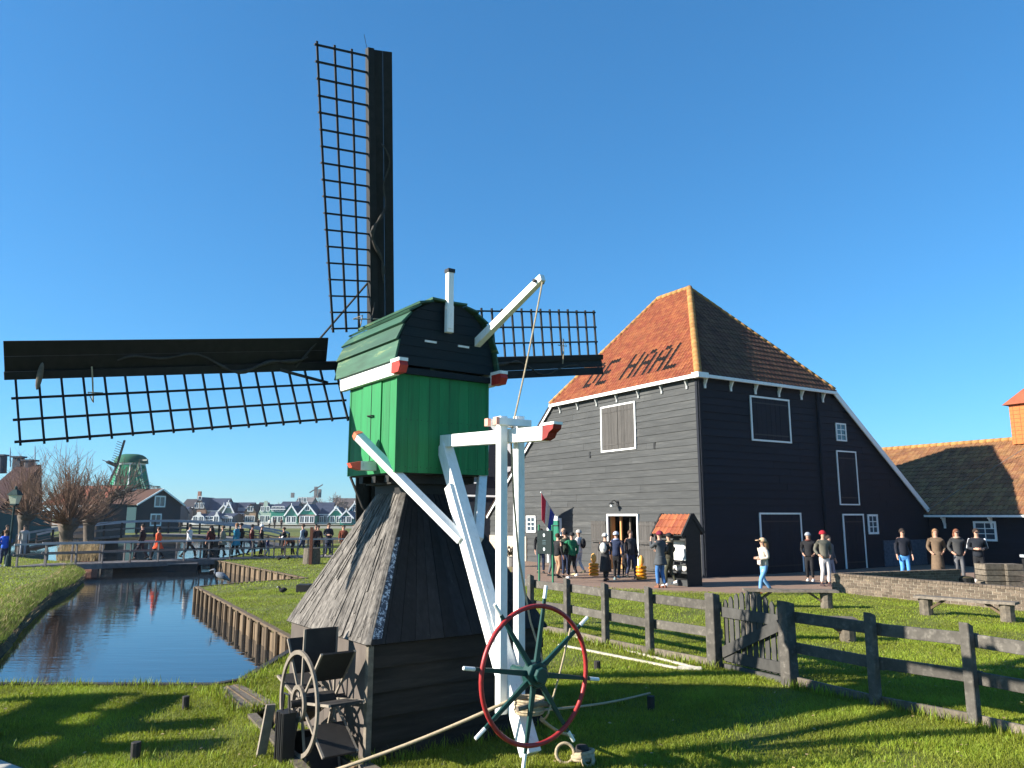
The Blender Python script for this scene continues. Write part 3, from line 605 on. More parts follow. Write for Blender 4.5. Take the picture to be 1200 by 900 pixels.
# ------------------------------------------------------------------ sails
TILT, ROT = .233, .144
HUB = W(0,1.322,4.316); AX = (ML*math.cos(TILT)+Z*math.sin(TILT)).normalized(); U = (Z*math.cos(TILT)-ML*math.sin(TILT)).normalized()
mb = MB(); mb.beam(W(0,.5,4.12), HUB+AX*.16, .20, .20, side=MR); mb.cyl(HUB+AX*.05, AX, .15, .30, 12); mb.build('windshaft', M['sail'], mill)
dirs = []
for k in range(4):
    t = ROT+PI/2+k*PI/2+(.012 if k == 0 else 0); dirs.append(MR*math.cos(t)+U*math.sin(t))       # up, left, down, right
lens = [4.10, 4.16, 4.08, 4.20]
for k in range(4):
    e = dirs[k]; f = dirs[(k+1)%4]; Ls = lens[k]; off = AX*(.06 if k % 2 else -.06)
    mb = MB(); mb.beam(HUB+off, HUB+off+e*Ls, .115, .125, side=f, tap=.72); stock = mb.build('sail', M['sail'], mill)
    lat = MB(); lw = {0:1.13, 1:1.22, 2:1.0, 3:1.20}[k]; r0, r1 = (.95 if k == 3 else .50), Ls-.10; nb = 18
    def fr(r): 
        be = {0:.36*(1-(r-r0)/(r1-r0))+.02, 1:.58, 2:.2, 3:-.14}[k]; return (f*math.cos(be)-AX*math.sin(be)), be
    rs = [r0+(r1-r0)*i/(nb-1) for i in range(nb)]
    for r in rs:
        fd, be = fr(r); p = HUB+off+e*r
        lat.beam(p-fd*.05, p+fd*(.655*lw+random.uniform(-.006,.012)), .022, .030, side=e+V((random.uniform(-.03,.03),)*3))
    for wj in (.215,.42,.625):
        pts = [HUB+off+e*r+fr(r)[0]*wj*lw+fr(r)[0].cross(e)*.016 for r in ([rs[0]-.05]+rs+[rs[-1]+.05])]
        for a_, b_ in zip(pts[:-1], pts[1:]): lat.beam(a_, b_, .020, .026, side=AX, tint=.4)
    lat.build('lattice', M['sail'], stock)
    bd = MB(); bw = .34 if k == 1 else .25
    nseg = 1; R0 = .62
    for i in range(nseg):
        ra = R0+(r1+.1-R0)*i/nseg; rb = R0+(r1+.1-R0)*(i+1)/nseg-.006
        for j in range(2):
            fa, _ = fr(ra); fb, _ = fr(rb); fa = (-f*math.cos(.25)-AX*math.sin(.25)); fb = fa; o0 = .045+bw*j/2; o1 = .045+bw*(j+1)/2-.004; nn = e.cross(fa).normalized()
            p = [HUB+off+e*ra+fa*o0, HUB+off+e*rb+fb*o0, HUB+off+e*rb+fb*o1, HUB+off+e*ra+fa*o1]
            bd.hexa(p, [x+nn*.014+AX*random.uniform(0,.002) for x in p])
    bd.build('windboard', M['sail'], stock)
    if k in (0,1,3):   # furled cloth twisted along the whip
        cl = MB(); pts = []; 
        a_, b_ = {0:(1.1,2.9), 1:(.9,3.1), 3:(1.2,3.6)}[k]
        for i in range(26):
            u = i/25; r = b_+(a_-b_)*u; sw = .10*math.sin(u*7)+.05*math.sin(u*17+k)
            pts.append(HUB+off+e*r-f*(.10+sw)-AX*(.10+.02*math.cos(u*11)))
        rr = [.008+(.022 if .5 < i/25 < .95 else .005)*abs(math.sin(i*.9)) for i in range(26)]
        cl.smooth = True; cl.tube(pts, rr, 7); cl.build('furled_cloth', M['darkrope'], stock)
    ty = MB()
    for r in ((.62,) if k == 0 else (3.35,) if k == 1 else (3.3,)):
        p = HUB+off+e*r-AX*.09; ty.tube([p-f*.08, p+f*.1-AX*.02, p+f*.32, p+f*.20+e*.05-AX*.03, p+f*.22-e*.10], .009, 6)
    ty.build('rope_tie', M['rope'], stock)
# stays between whips
mb = MB(); mb.tube([HUB+dirs[0]*1.15-AX*.02, HUB+dirs[1]*1.05+V((0,0,.0))], .014, 6); mb.tube([HUB+dirs[0]*1.05-dirs[1]*.10, HUB+dirs[1]*.32+dirs[0]*.1-AX*.5], .010, 6); mb.tube([HUB+dirs[1]*.62+dirs[2]*.22, HUB+dirs[1]*1.25+dirs[2]*.03],.02,6)
mb.build('stay_rope', M['darkrope'], mill); mb = MB()
mb.tube([HUB+dirs[2]*1.5+dirs[1]*.33-AX*.05, HUB+dirs[2]*1.9+dirs[1]*.22-AX*.2, HUB+dirs[2]*2.25+dirs[3]*.0-AX*.3], .02, 6)
mb.build('stay_rope', M['darkrope'], mill)
mb = MB(); tipL = HUB+dirs[1]*3.87-AX*.12+dirs[3]*.02; mb.ell(tipL, .03,.03,.15, 10, 8, rot=Matrix.Rotation(.1,3,'Y')); mb.build('float', M['wood'], mill)
mb = MB(); tU = HUB+dirs[0]*4.08; mb.tube([tU, tU+Z*.1-MR*.03, tU+Z*.22-MR*.06], .004, 4); mb.build('tip_wire', M['iron'], mill)
# ------------------------------------------------------------------ scoop wheel
SO = ONP(351,824, W(-1.52,0,0), MR); SO = W(-1.33, (SO-MC).dot(ML), SO.z)
ax_ = MB(); ax_.cyl(SO+MR*.0, MR, .035, .56, 10); ax_.cyl(SO, MR, .08, .31, 8); sw_ = ax_.build('scoop_wheel', M['darkwood'], mill)
for k in range(9):
    t = math.radians(12)+k*2*PI/9; d = ML*math.cos(t)+Z*math.sin(t); p = MB()
    p.box(SO+d*.50-MR*.01, d*.19, MR*.155, d.cross(MR)*.011); p.build('paddle', M['darkwood'], sw_)
sk = MB()
for k in range(9):
    t = math.radians(12)+k*2*PI/9; d = ML*math.cos(t)+Z*math.sin(t)
    for o in (-.175,.16): sk.beam(SO+d*.06+MR*o, SO+d*.69+MR*o, .022, .020, side=d.cross(MR), tint=.9)
sk.flatring(SO-MR*.20, ML, Z, .47, .040, .025, 44); sk.flatring(SO-MR*.20, ML, Z, .15, .04, .03, 24); sk.build('wheel_frame', M['frame'], sw_)
mb = MB(); mb.box(SO-MR*.31-Z*.28+ML*.02, MR*.06, ML*.10, Z*.22); 
for s_ in (-.05,.05): mb.tube([SO-MR*.39+ML*s_-Z*.48, SO-MR*.39+ML*s_-Z*.06], .012, 6)
mb.tube([SO-MR*.32-ML*.09-Z*.06, SO-MR*.32-ML*.06+Z*.10, SO-MR*.32+ML*.06+Z*.10, SO-MR*.32+ML*.09-Z*.06], .010, 6)
mb.build('bearing_block', M['iron'], sw_)
mb = MB(); mb.beam(SO-MR*.44+ML*.30-Z*.52, SO-MR*.40+ML*.20-Z*.02, .09, .03, side=MR); mb.build('support_board', M['frame'], mill)
# race edges, plank, plank bridge
t = thing('mill_race_lining', 'timber and stone lining of the small mill race beside the black base of the mill', 'channel lining', W(-1.5,0,0))
mb = MB()
for i in range(34):
    for PP in (RACE_R, RACE_L[::-1]):
        u = (i+.5)/34*2.999; k = int(u); (a0,b0),(a1,b1) = PP[k], PP[k+1]; f = u-k; c_ = W(a0+(a1-a0)*f, b0+(b1-b0)*f, -.32); d = (W(a1,b1,0)-W(a0,b0,0)); mb.box(c_, d*(3/34*.49), d.normalized().cross(Z)*.016, Z*.30)
mb.build('lining_board', M['pile'], t)
mb = MB(); mb.beam(W(-1.83,-3.2,.01), W(-1.60,-.81,.01), .10, .06, side=MR); mb.beam(W(-1.60,-.81,.01), W(-1.37,1.32,.01), .10, .06, side=MR); mb.beam(W(-1.10,-3.2,.005), W(-1.10,-1.1,.005), .12, .06, side=MR)
mb.build('coping_timber', M['wood'], t)
mb = MB()
for i in range(9): mb.box(W(-1.17+random.uniform(-.02,.02),-1.15+i*.17,-.16), MR*.05, ML*.06, Z*.08, None)
mb.build('brick_row', M['palebrick'], t)
t = thing('plank_bridge', 'small deck of grey planks laid over the mill race beside the canal edge', 'plank deck', G(285,817))
A_, B_, C_, D_ = G(249,808), G(282,803), G(325,826), G(270,833)
for i in range(4):
    u0, u1 = i/4+.012, (i+1)/4-.012; p = [A_.lerp(B_,u0), A_.lerp(B_,u1), D_.lerp(C_,u1), D_.lerp(C_,u0)]; mb = MB(); mb.hexa([x-Z*.03 for x in p], [x+Z*(.010+.004*i) for x in p]); mb.build('plank', M['wood'], t)
mb = MB()
for u in (.25,.5,.75): a_, b_ = A_.lerp(B_,u), D_.lerp(C_,u); mb.beam(a_+Z*.020, b_+Z*.020, .02, .014)
mb.build('grip_batten', M['pile'], t); mb = MB(); mb.beam(D_-Z*.03-V((.02,.06,0)), C_-Z*.03-V((.0,.06,0)), .07, .05); mb.build('end_beam', M['wood'], t)
# ropes and stakes
def rope(name, pts, r, label, m='rope', sag=.03):
    mb = MB(); mb.smooth = True; P = []
    for a_, b_ in zip(pts[:-1], pts[1:]):
        for i in range(10): P.append(a_.lerp(b_, i/10)-Z*sag*math.sin(PI*i/10))
    P.append(pts[-1]); mb.tube(P, r, 7)
    for ph in range(0, len(P)-1, 1): pass
    return tag(mb.build(name, M[m]), label, 'rope')
rope('guy_rope', [G(385,908)+Z*.02, pbot+Z*.52-MR*.10], .016, 'long grey anchor rope from the mill tail down to the mill race')
rope('guy_rope', [pbot+Z*.36+MR*.1, G(762,824)+Z*.12], .012, 'thin rope from the white tail pole to the stake on the right')
rope('guy_rope', [WC+MR*.42+Z*.36, WC+MR*.15-Z*.35, pbot+Z*.30+MR*.12], .009, 'thin rope hanging from the rim of the red steering wheel')
rope('guy_rope', [pbot+Z*.28+MR*.12, G(672,872)+Z*.08], .016, 'thick rope from the foot of the tail pole to the coiled knot on the grass')
def stake(px, py, h, r, label):
    p = G(px, py); t = MB(); t.tube([p-Z*.1, p+Z*h*.96, p+Z*h], [r, r*1.04, r*.9], 10); return tag(t.build('mooring_stake', M['darkwood']), label, 'stake', 'short mooring stakes around the mill')
stake(158,893,.18,.045,'short dark stake in the shaded grass nearest the bottom left'); stake(217,832,.16,.04,'short dark stake in the grass close to the canal kerb')
stake(763,833,.17,.045,'short dark stake with a rope tied to it, right of the steering wheel'); stake(700,786,.14,.05,'short dark stake in the grass in front of the white boards')
kn = thing('rope_coil', 'thick knotted rope coiled round a dark stump on the grass below the steering wheel', 'rope coil', G(680,893))
kp = G(682,893); mb = MB(); mb.tube([kp-Z*.05, kp+Z*.12, kp+Z*.15], [.07,.07,.05], 10); mb.build('stump', M['darkwood'], kn)
mb = MB(); mb.smooth = True
for k in range(3): mb.ring(kp+Z*(.03+.028*k)+V((.01*k,0,0)), V((1,0,.1*k)).normalized(), V((0,1,-.1)).normalized(), .088+.008*(k%2), .020, 26, 8)
mb.ring(kp+V((-.16,-.02,.085)), V((1,0,0)), V((0,.3,1)).normalized(), .085, .015, 30, 8)
mb.ring(kp+V((.05,-.10,.04)), V((1,.2,0)).normalized(), V((0,.5,.9)).normalized(), .05, .020, 20, 8); mb.build('coil', M['rope'], kn)
# ------------------------------------------------------------------ tile roof helper
FONT = {'D':["1110","1001","1001","1001","1001","1001","1110"],'E':["1111","1000","1000","1110","1000","1000","1111"],'H':["1001","1001","1001","1111","1001","1001","1001"],
        'A':["0110","1001","1001","1111","1001","1001","1001"],'L':["1000","1000","1000","1000","1000","1000","1111"]}
def tiles(o, u, v, poly, tw=.22, th=.33, amp=.032, mats=None, letters=None, seg=5, drop=.022, name='roof_tiles', parent=None):
    """pantile sheet on the plane through o, u along the eave, v up the slope; poly in (u,v)"""
    o, u, v = V(o), V(u).normalized(), V(v).normalized(); n = u.cross(v).normalized()
    if n.z < 0: n = -n
    us = [p[0] for p in poly]; vs_ = [p[1] for p in poly]; u0, u1, v0, v1 = min(us), max(us), min(vs_), max(vs_)
    nc = int(math.ceil((u1-u0)/tw)); nr = int(math.ceil((v1-v0)/th)); bm = bmesh.new(); tl = bm.faces.layers.float.new('tint')
    flip = u.cross(v).dot(n) < 0
    prof_ = [(k/seg, amp*(math.sin(2*PI*(k/seg)-.6)*.75+.35*math.cos(4*PI*k/seg))) for k in range(seg+1)]
    for j in range(nr):
        va, vb = v0+j*th, v0+(j+1)*th
        for i in range(nc):
            ua = u0+i*tw; t = random.random(); mi = 0; jv = random.uniform(-.008,.008); jn = random.uniform(0,.008)
            if letters and letters(ua+tw/2, va+th/2): mi = 1
            rowv = []
            for k, (q_, h) in enumerate(prof_):
                x = ua+tw*q_; a = bm.verts.new(o+u*x+v*(va+jv-.02)+n*(h+drop+.03+jn)); b = bm.verts.new(o+u*x+v*vb+n*(h+.03)); c_ = bm.verts.new(o+u*x+v*(va+jv-.02)+n*(h+.03-.004)); rowv.append((a,b,c_))
            for k in range(seg):
                a, b, a2, b2 = rowv[k][0], rowv[k][1], rowv[k+1][0], rowv[k+1][1]
                for q4 in ((a,a2,b2,b),(rowv[k][2],rowv[k+1][2],a2,a)):
                    f = bm.faces.new(q4[::-1] if flip else q4); f[tl] = t; f.material_index = mi
    # clip to polygon (convex)
    cen = V((sum(us)/len(us), sum(vs_)/len(vs_)))
    for i in range(len(poly)):
        a, b = V(poly[i]), V(poly[(i+1)%len(poly)]); e = b-a; nm = V((e.y,-e.x))
        if nm.dot(cen-a) > 0: nm = -nm
        pn = (u*nm.x+v*nm.y).normalized(); po = o+u*a.x+v*a.y
        bmesh.ops.bisect_plane(bm, geom=bm.verts[:]+bm.edges[:]+bm.faces[:], plane_co=po, plane_no=pn, clear_outer=True, dist=1e-5)
    me = bpy.data.meshes.new(name); bm.to_mesh(me); bm.free()
    for m_ in mats: me.materials.append(m_)
    ob = bpy.data.objects.new(name, me); COL.objects.link(ob)
    if parent is not None:
        ob.parent = parent; me.transform(Matrix.Translation(-V(root_of(parent).location)))
    return ob
def clap(mb, o, u, nrm, rows, h=.30, holes=(), z0=0, blen=(2.5,5), proud=.032):
    """rows: function z -> (umin,umax); boards along u, lapped, thickness along nrm"""
    z = z0; zt_ = rows[1]; fn = rows[0]
    while z < zt_-1e-3:
        z2 = min(z+h*random.uniform(.88,1.12), zt_); a0, a1 = fn(z); b0, b1 = fn(z2); segs = [(None,None)]
        L_, Rr = min(a0,b0), max(a1,b1); cuts = []
        for hx0, hx1, hz0, hz1 in holes:
            if hz0 < z2-.02 and hz1 > z+.02: cuts.append((hx0,hx1))
        x = L_; spans = []
        cuts.sort()
        for c0, c1 in cuts: spans.append((x,c0)); x = c1
        spans.append((x,Rr))
        for s0, s1 in spans:
            x = s0; first = True
            while x < s1-1e-3:
                ln = random.uniform(*blen); e = min(s1, x+ln); 
                if s1-e < .6: e = s1
                la = a0 if (x == L_) else x; lb = b0 if (x == L_) else x; ra = a1 if e == Rr else e-.004; rb = b1 if e == Rr else e-.004
                j = random.uniform(-.003,.004)
                if ra-la > .01 or rb-lb > .01:
                    P = [(la,z,proud+j),(ra,z,proud+j),(rb,z2+.0,.004+j),(lb,z2+.0,.004+j)]
                    f = [o+u*p[0]+Z*p[1]+nrm*p[2] for p in P]; bk = [o+u*p[0]+Z*p[1]-nrm*.01 for p in P]
                    mb.hexa([bk[0],bk[1],f[1],f[0]], [bk[3],bk[2],f[2],f[3]])
                x = e
        z = z2
def frame(mb, o, u, nrm, u0, u1, z0, z1, w=.09, d=.05, sides='lrtb', pr=.03):
    if 'l' in sides: mb.box(o+u*(u0-w/2)+Z*((z0+z1)/2)+nrm*(pr+d/2), u*(w/2), nrm*(d/2), Z*((z1-z0)/2))
    if 'r' in sides: mb.box(o+u*(u1+w/2)+Z*((z0+z1)/2)+nrm*(pr+d/2), u*(w/2), nrm*(d/2), Z*((z1-z0)/2))
    if 't' in sides: mb.box(o+u*((u0+u1)/2)+Z*(z1+w/2)+nrm*(pr+d/2+.004), u*((u1-u0)/2+w), nrm*(d/2), Z*(w/2))
    if 'b' in sides: mb.box(o+u*((u0+u1)/2)+Z*(z0-w/2)+nrm*(pr+d/2+.004), u*((u1-u0)/2+w), nrm*(d/2), Z*(w/2))
# ------------------------------------------------------------------ the barn
EH = 7.80; A1 = 9.71; A2 = 15.97; B1 = 8.18; B2 = 15.03; LOW = 2.42
barn = thing('cheese_barn', 'big grey boarded barn, shaded side coloured darker, with steep orange pantile roof marked with dark letters', 'barn', C0)
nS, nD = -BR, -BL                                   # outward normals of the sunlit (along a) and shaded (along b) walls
lowa = A2; 
def rowsS(z): return (0, A1+(A2-A1)*max(0,min(1,(EH-z)/(EH-LOW)))) if z > LOW else (0, A2)
def rowsD(z): return (0, B1+(B2-B1)*max(0,min(1,(EH-z)/(EH-LOW)))) if z > LOW else (0, B2)
mb = MB(); DX0, DX1, DZ = 3.72, 5.62, 2.28
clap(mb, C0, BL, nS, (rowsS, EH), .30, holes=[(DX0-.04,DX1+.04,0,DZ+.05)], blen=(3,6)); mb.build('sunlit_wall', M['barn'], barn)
mb = MB(); clap(mb, C0, BR, nD, (rowsD, EH), .30, holes=(), blen=(3,6)); mb.build('side_wall', M['barnshade'], barn)
# inner shell: floor of the doorway, back walls
mb = MB()
def wallpoly(pts, ext): mb.prism(pts, ext)
sh = .03
wallpoly([B(DX1+.04,sh,0),B(A2,sh,0),B(A2,sh,LOW),B(A1,sh,EH),B(0,sh,EH),B(0,sh,DZ+.05),B(DX1+.04,sh,DZ+.05)], BR*.12)
mb.box((B(0.0+.03,sh+.06,0)+B(DX0-.04,sh+.06,0))/2+Z*(DZ+.05)/2, BL*((DX0-.04-.03)/2), BR*.06, Z*(DZ+.05)/2)
wallpoly([B(sh,.16,0),B(sh,B2,0),B(sh,B2,LOW),B(sh,B1,EH),B(sh,.16,EH)], BL*.12)
wallpoly([B(A2,sh,0),B(A2,B2,0),B(A2,B2,LOW),B(A2,sh,LOW)], -BL*.1)
wallpoly([B(.2,B2,0),B(A2,B2,0),B(A2,B2,LOW),B(.2,B2,LOW)], -BR*.1)
mb.build('inner_shell', M['black'], barn)
mb = MB(); mb.add([B(DX0-1.5,.16,.02),B(DX1+1.5,.16,.02),B(DX1+1.5,6,.02),B(DX0-1.5,6,.02)],[(0,1,2,3)]); mb.box(B(4.6,3.0,1.0),BL*2.6,BR*.05,Z*1.0); mb.box(B(4.2,1.5,.45),BL*.5,BR*.3,Z*.45); mb.build('shop_floor', M['wood'], barn)
for zz, aa in ((1.05,4.3),(1.3,4.9),(.8,5.0)):
    mb = MB(); mb.cyl(B(aa,2.6,zz), BR, .17, .12, 20); mb.build('cheese_wheel', M['cheese'], barn)
# roof: hip block above the eaves, lower slopes either side
RB = B1/2; PK = ONP(808,339, C0+BR*RB, BR); pa = (PK-C0).dot(BL); RZ = PK.z; PK2 = ONP(771,350, C0+BR*RB, BR); pa2 = (PK2-C0).dot(BL)
oh = .22
def roofface(name, p0, p1, q1, q0, m, letters=None, tw=.24, th=.34, amp=.045):
    """p0-p1 eave, q0-q1 top"""
    u = (p1-p0).normalized(); nn = (p1-p0).cross(q0-p0).normalized()
    if nn.z < 0: nn = -nn
    v = nn.cross(u); 
    if v.z < 0: v = -v
    poly = [((p-p0).dot(u), (p-p0).dot(v)) for p in (p0,p1,q1,q0)]
    if (q1-q0).length < .01: poly = poly[:3]
    tiles(p0, u, v, poly, tw, th, amp, m, letters, name=name, parent=barn)
    mb = MB(); mb.prism([p0-nn*.03,p1-nn*.03,q1-nn*.03]+([q0-nn*.03] if (q1-q0).length > .01 else []), nn*.03); mb.build('roof_deck', M['darkwood'], barn)
    return u, v
zE = EH+.10
T1, T2 = B(pa,RB,RZ), B(pa2,RB,RZ)
def ext(base_, top, d): return base_ + (base_-top).normalized()*d
# letter layout on the front face, read from the left end (a = A1) to the right (a = 0)
txt = "DE HAAL"; cw = .185; ch = .30
def letS(u_, v_):          # u_ from the corner a=0 leftwards
    x = (7.95-u_)/cw; 
    if x < 0: return False
    i = int(x//4.9); k = int(x-i*4.9)
    if i >= len(txt) or txt[i] == ' ' or k > 3: return False
    j = int((v_-.78)//(.24)); 
    if v_ < .78 or j > 6: return False
    return FONT[txt[i]][6-j][k] == '1'
P00 = B(-.25,-oh,zE-.20); P01 = B(A1+.12,-oh,zE-.20)
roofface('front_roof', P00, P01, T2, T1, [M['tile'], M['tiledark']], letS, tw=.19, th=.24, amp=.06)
roofface('side_roof', B(-.25,-oh,zE-.20), B(-.25,B1+.12,zE-.20), T1, T1, [M['tileshade']])
# far planes and low slopes
roofface('left_roof', B(A1+.1,-.18,zE-.12), B(A1+.1,B1,zE-.12), T2, T2, [M['tile']], tw=.3, th=.4)
roofface('left_roof', B(A2+.35,-.18,LOW-.22), B(A2+.35,B2,LOW-.22), B(A1+.1,B1,zE-.12), B(A1+.1,-.18,zE-.12), [M['tile']], tw=.3, th=.4)
roofface('rear_roof', B(-.18,B2+.35,LOW-.22), B(A2,B2+.35,LOW-.22), B(A1,B1+.1,zE-.12), B(-.18,B1+.1,zE-.12), [M['tileshade']], tw=.3, th=.4)
roofface('rear_roof', B(-.18,B1+.1,zE-.12), B(A1,B1+.1,zE-.12), T2, T1, [M['tileshade']], tw=.3, th=.4)
# ridge and hip tiles
mb = MB(); mb.smooth = True
def ridge(p, q_, r=.13, m=M['ridge']):
    n = max(2, int((q_-p).length/.36)); d = (q_-p)/n
    for i in range(n): 
        a = p+d*i; b = p+d*(i+1.08); mb.tube([a, b], [r*1.08, r*.94], 9)
up_ = Z*.06
ridge(P00+up_, T1+up_, .15); ridge(T1+up_, T2+up_, .12); ridge(P01+up_, T2+up_, .10); ridge(B(-.2,B1+.1,zE-.08), T1+up_, .09)
mb.build('ridge_tiles', M['ridge'], barn)
# gutters/fascias, bargeboards, brackets
mb = MB()
mb.box((P00+P01)/2-Z*.04-BR*.03, (P01-P00)/2, BR*.035, Z*.075); mb.build('eave_board', M['white'], barn, bevel=.01)
e0, e1 = B(-.28,-oh-.06,zE-.24), B(-.28,B1+.1,zE-.24); mb = MB(); mb.box((e0+e1)/2, (e1-e0)/2, BL*.035, Z*.065); mb.build('eave_board', M['white'], barn, bevel=.01)
mb = MB(); mb.prism([B(-.36,-oh-.10,zE-.33),B(.0,-oh-.1,zE-.33),B(.0,-oh-.1,zE-.12),B(-.36,-oh-.1,zE-.12)], BR*.2); mb.prism([B(-.36,-oh+.1,zE-.33),B(-.36,.25,zE-.33),B(-.36,.25,zE-.12),B(-.36,-oh+.1,zE-.12)], BL*.16); mb.build('corner_box', M['white'], barn)
mb = MB(); mb.beam(B(A1+.02,-.12,zE-.10), B(A2+.25,-.12,LOW-.20), .05, .22, side=BR); mb.build('bargeboard', M['white'], barn)
mb = MB(); mb.beam(B(-.16,B1-.02,zE-.08), B(-.16,B2+.25,LOW-.22), .05, .24, side=BL); mb.build('bargeboard', M['white'], barn)
def bracket(p, nrm, u, m, s=1.0):
    mb = MB(); mb.box(p-Z*.04*s+nrm*.12*s, nrm*.12*s, u*.045, Z*.045*s); mb.box(p-Z*.24*s+nrm*.035, nrm*.035, u*.045, Z*.22*s)
    pts = [p+nrm*(.2*s)-Z*.08*s, p+nrm*.13*s-Z*.22*s, p+nrm*.05*s-Z*.40*s, p+nrm*.02-Z*.40*s, p+nrm*.02-Z*.08*s]; mb.prism([x-u*.03 for x in pts], u*.06)
    mb.build('bracket', m, barn)
for i in range(7): bracket(B(.55+i*1.44,0,EH-.10), nS, BL, cmat((.33,.34,.33)))
for i in range(6): bracket(B(0,.35+i*1.45,EH-.12), nD, BR, M['white'])
mb = MB(); mb.tube([B(-.08,7.18,EH-.15), B(-.08,7.18,0)], .075, 8); mb.box(B(-.02,7.22,EH/2-.05), BL*.02, BR*.10, Z*(EH/2-.1)); mb.build('downpipe', M['barnshade'], barn)
mb = MB()
for s_, o_ in ((nS, B(.06,0,0)),(nD, B(0,.06,0))): mb.box(o_+Z*(EH/2-.1)+s_*.035, (BL if s_ is nS else BR)*.055, s_*.012, Z*(EH/2-.12))
mb.build('corner_board', M['barnshade'], barn)
# openings on the sunlit wall
def opening(o, u, nrm, u0, u1, z0, z1, kind, label=None, **k):
    fm = MB(); frame(fm, o, u, nrm, u0, u1, z0, z1, k.get('w',.07), .045, k.get('sides','lrtb'), pr=.028); 
    nm = {'hatch':'hatch','door':'door','window':'window','door2':'door'}[kind]
    if kind == 'window':
        gm = MB(); gm.box(o+u*((u0+u1)/2)+Z*((z0+z1)/2)+nrm*.035, u*((u1-u0)/2), nrm*.006, Z*((z1-z0)/2)); w_ = gm.build('window', M['glass'], barn)
        fm.build('window_frame', M['white'], w_); bm_ = MB(); cxs = k.get('cols',2); rws = k.get('rows',3)
        for i in range(1,cxs): bm_.box(o+u*(u0+(u1-u0)*i/cxs)+Z*((z0+z1)/2)+nrm*.05, u*.018, nrm*.010, Z*((z1-z0)/2))
        for j in range(1,rws): bm_.box(o+u*((u0+u1)/2)+Z*(z0+(z1-z0)*j/rws)+nrm*.052, u*((u1-u0)/2), nrm*.010, Z*.016)
        bm_.build('glazing_bar', M['white'], w_); return w_
    pm = MB(); n_ = k.get('n',8); leaves = k.get('leaves',1); W_ = (u1-u0)/leaves
    for l_ in range(leaves):
        P0 = o+u*(u0+W_*l_+.012)+Z*z0+nrm*.045; P1 = o+u*(u0+W_*(l_+1)-.012)+Z*z0+nrm*.045
        if (P1-P0).cross(Z).dot(nrm) < 0: P0, P1 = P1, P0
        pm.planks(P0, P1, P1+Z*(z1-z0-.01), P0+Z*(z1-z0-.01), n_, .03, .008, .003)
    d_ = pm.build(nm, k['m'], barn); fm.build('frame', M['white'], d_)
    for l_ in range(leaves):
        for zz in (z0+(z1-z0)*.12, z0+(z1-z0)*.88): st = MB(); st.box(o+u*(u0+W_*(l_+.5))+Z*zz+nrm*.066, u*(W_*.46), nrm*.006, Z*.025); st.build('hinge_strap', k.get('sm', M['iron']), d_)
    return d_
opening(C0, BL, nS, 3.72, 5.95, 5.16, 7.08, 'hatch', m=M['shutter'], leaves=2, n=5, sm=M['shutter'])
opening(C0, BR, nD, 2.95, 5.24, 5.36, 7.08, 'hatch', m=M['barnshade'], n=8)
opening(C0, BR, nD, 8.33, 9.62, 2.80, 5.08, 'hatch', m=M['barnshade'], n=5, w=.055)
opening(C0, BR, nD, 3.14, 5.55, .02, 2.34, 'door', m=M['barnshade'], n=9, sides='lrt')
opening(C0, BR, nD, 8.46, 9.82, .02, 2.30, 'door', m=M['barnshade'], n=5, sides='lrt')
opening(C0, BR, nD, 8.42, 9.02, 5.62, 6.30, 'window', w=.06); opening(C0, BR, nD, 10.27, 10.83, 1.56, 2.26, 'window', w=.09)
opening(C0, BL, nS, 11.5, 12.15, 1.55, 2.18, 'window', w=.10, cols=2, rows=3)
opening(C0, BL, nS, 9.30, 10.25, .05, 2.05, 'door', m=M['doorgreen'], n=5, sides='lrt', w=.12)
mb = MB(); mb.box(B(9.78,0,2.22)+nS*.05, BL*.36, nS*.02, Z*.06); mb.build('door_panel', M['paper'], barn)
# shop doorway: frame, open black leaves folded against the wall, varnished inner door
mb = MB(); frame(mb, C0, BL, nS, DX0, DX1, 0, DZ, .08, .07, 'lrt', pr=.02); mb.build('door_frame', M['white'], barn)
mb = MB(); mb.box(B(DX1-.02,.17,DZ/2), BL*.03, BR*.12, Z*(DZ/2-.02)); mb.box(B(DX1-.30,.42,DZ/2), BL*.05, BR*.04, Z*(DZ/2-.02)); mb.build('inner_door', M['warm'], barn)
mb = MB(); mb.box(B(4.8,.5,1.1), BL*.04, BR*.03, Z*1.1); mb.build('door_post', M['wood'], barn)
for u0, u1 in ((DX1+.14, DX1+1.2),(DX0-1.12, DX0-.14)):
    for z0, z1 in ((.08,1.08),(1.12,2.05)):
        mb = MB(); P0, P1 = C0+BL*u1+nS*.08+Z*z0, C0+BL*u0+nS*.08+Z*z0; mb.planks(P0,P1,P1+Z*(z1-z0),P0+Z*(z1-z0),6,.035,.006,.002)
        mb.box((P0+P1)/2+Z*.12+nS*.025, BL*.5, nS*.01, Z*.05); mb.box((P0+P1)/2+Z*(z1-z0-.12)+nS*.025, BL*.5, nS*.01, Z*.05); mb.build('door_leaf', M['shutter'], barn)
# wall lamp over the door
mb = MB(); lp = B(5.0,0,2.82); mb.tube([lp+nS*.02, lp+nS*.22+Z*.14, lp+nS*.36+Z*.06], .018, 6); mb.cyl(lp+nS*.36, Z, .14, .07, 12, .05); mb.box(lp+nS*.03, BL*.06, nS*.03, Z*.10)
la = mb.build('wall_lamp', M['iron'], barn); mb = MB(); mb.cyl(lp+nS*.36-Z*.09, Z, .07, .12, 10); mb.build('lamp_glass', M['paper'], la)
for aa, zz in ((6.9,5.05),(2.55,5.15)):
    mb = MB(); mb.box(B(aa,0,zz)+nS*.03, BL*.05, nS*.015, Z*.14); mb.build('vent_hole', M['iron'], barn)
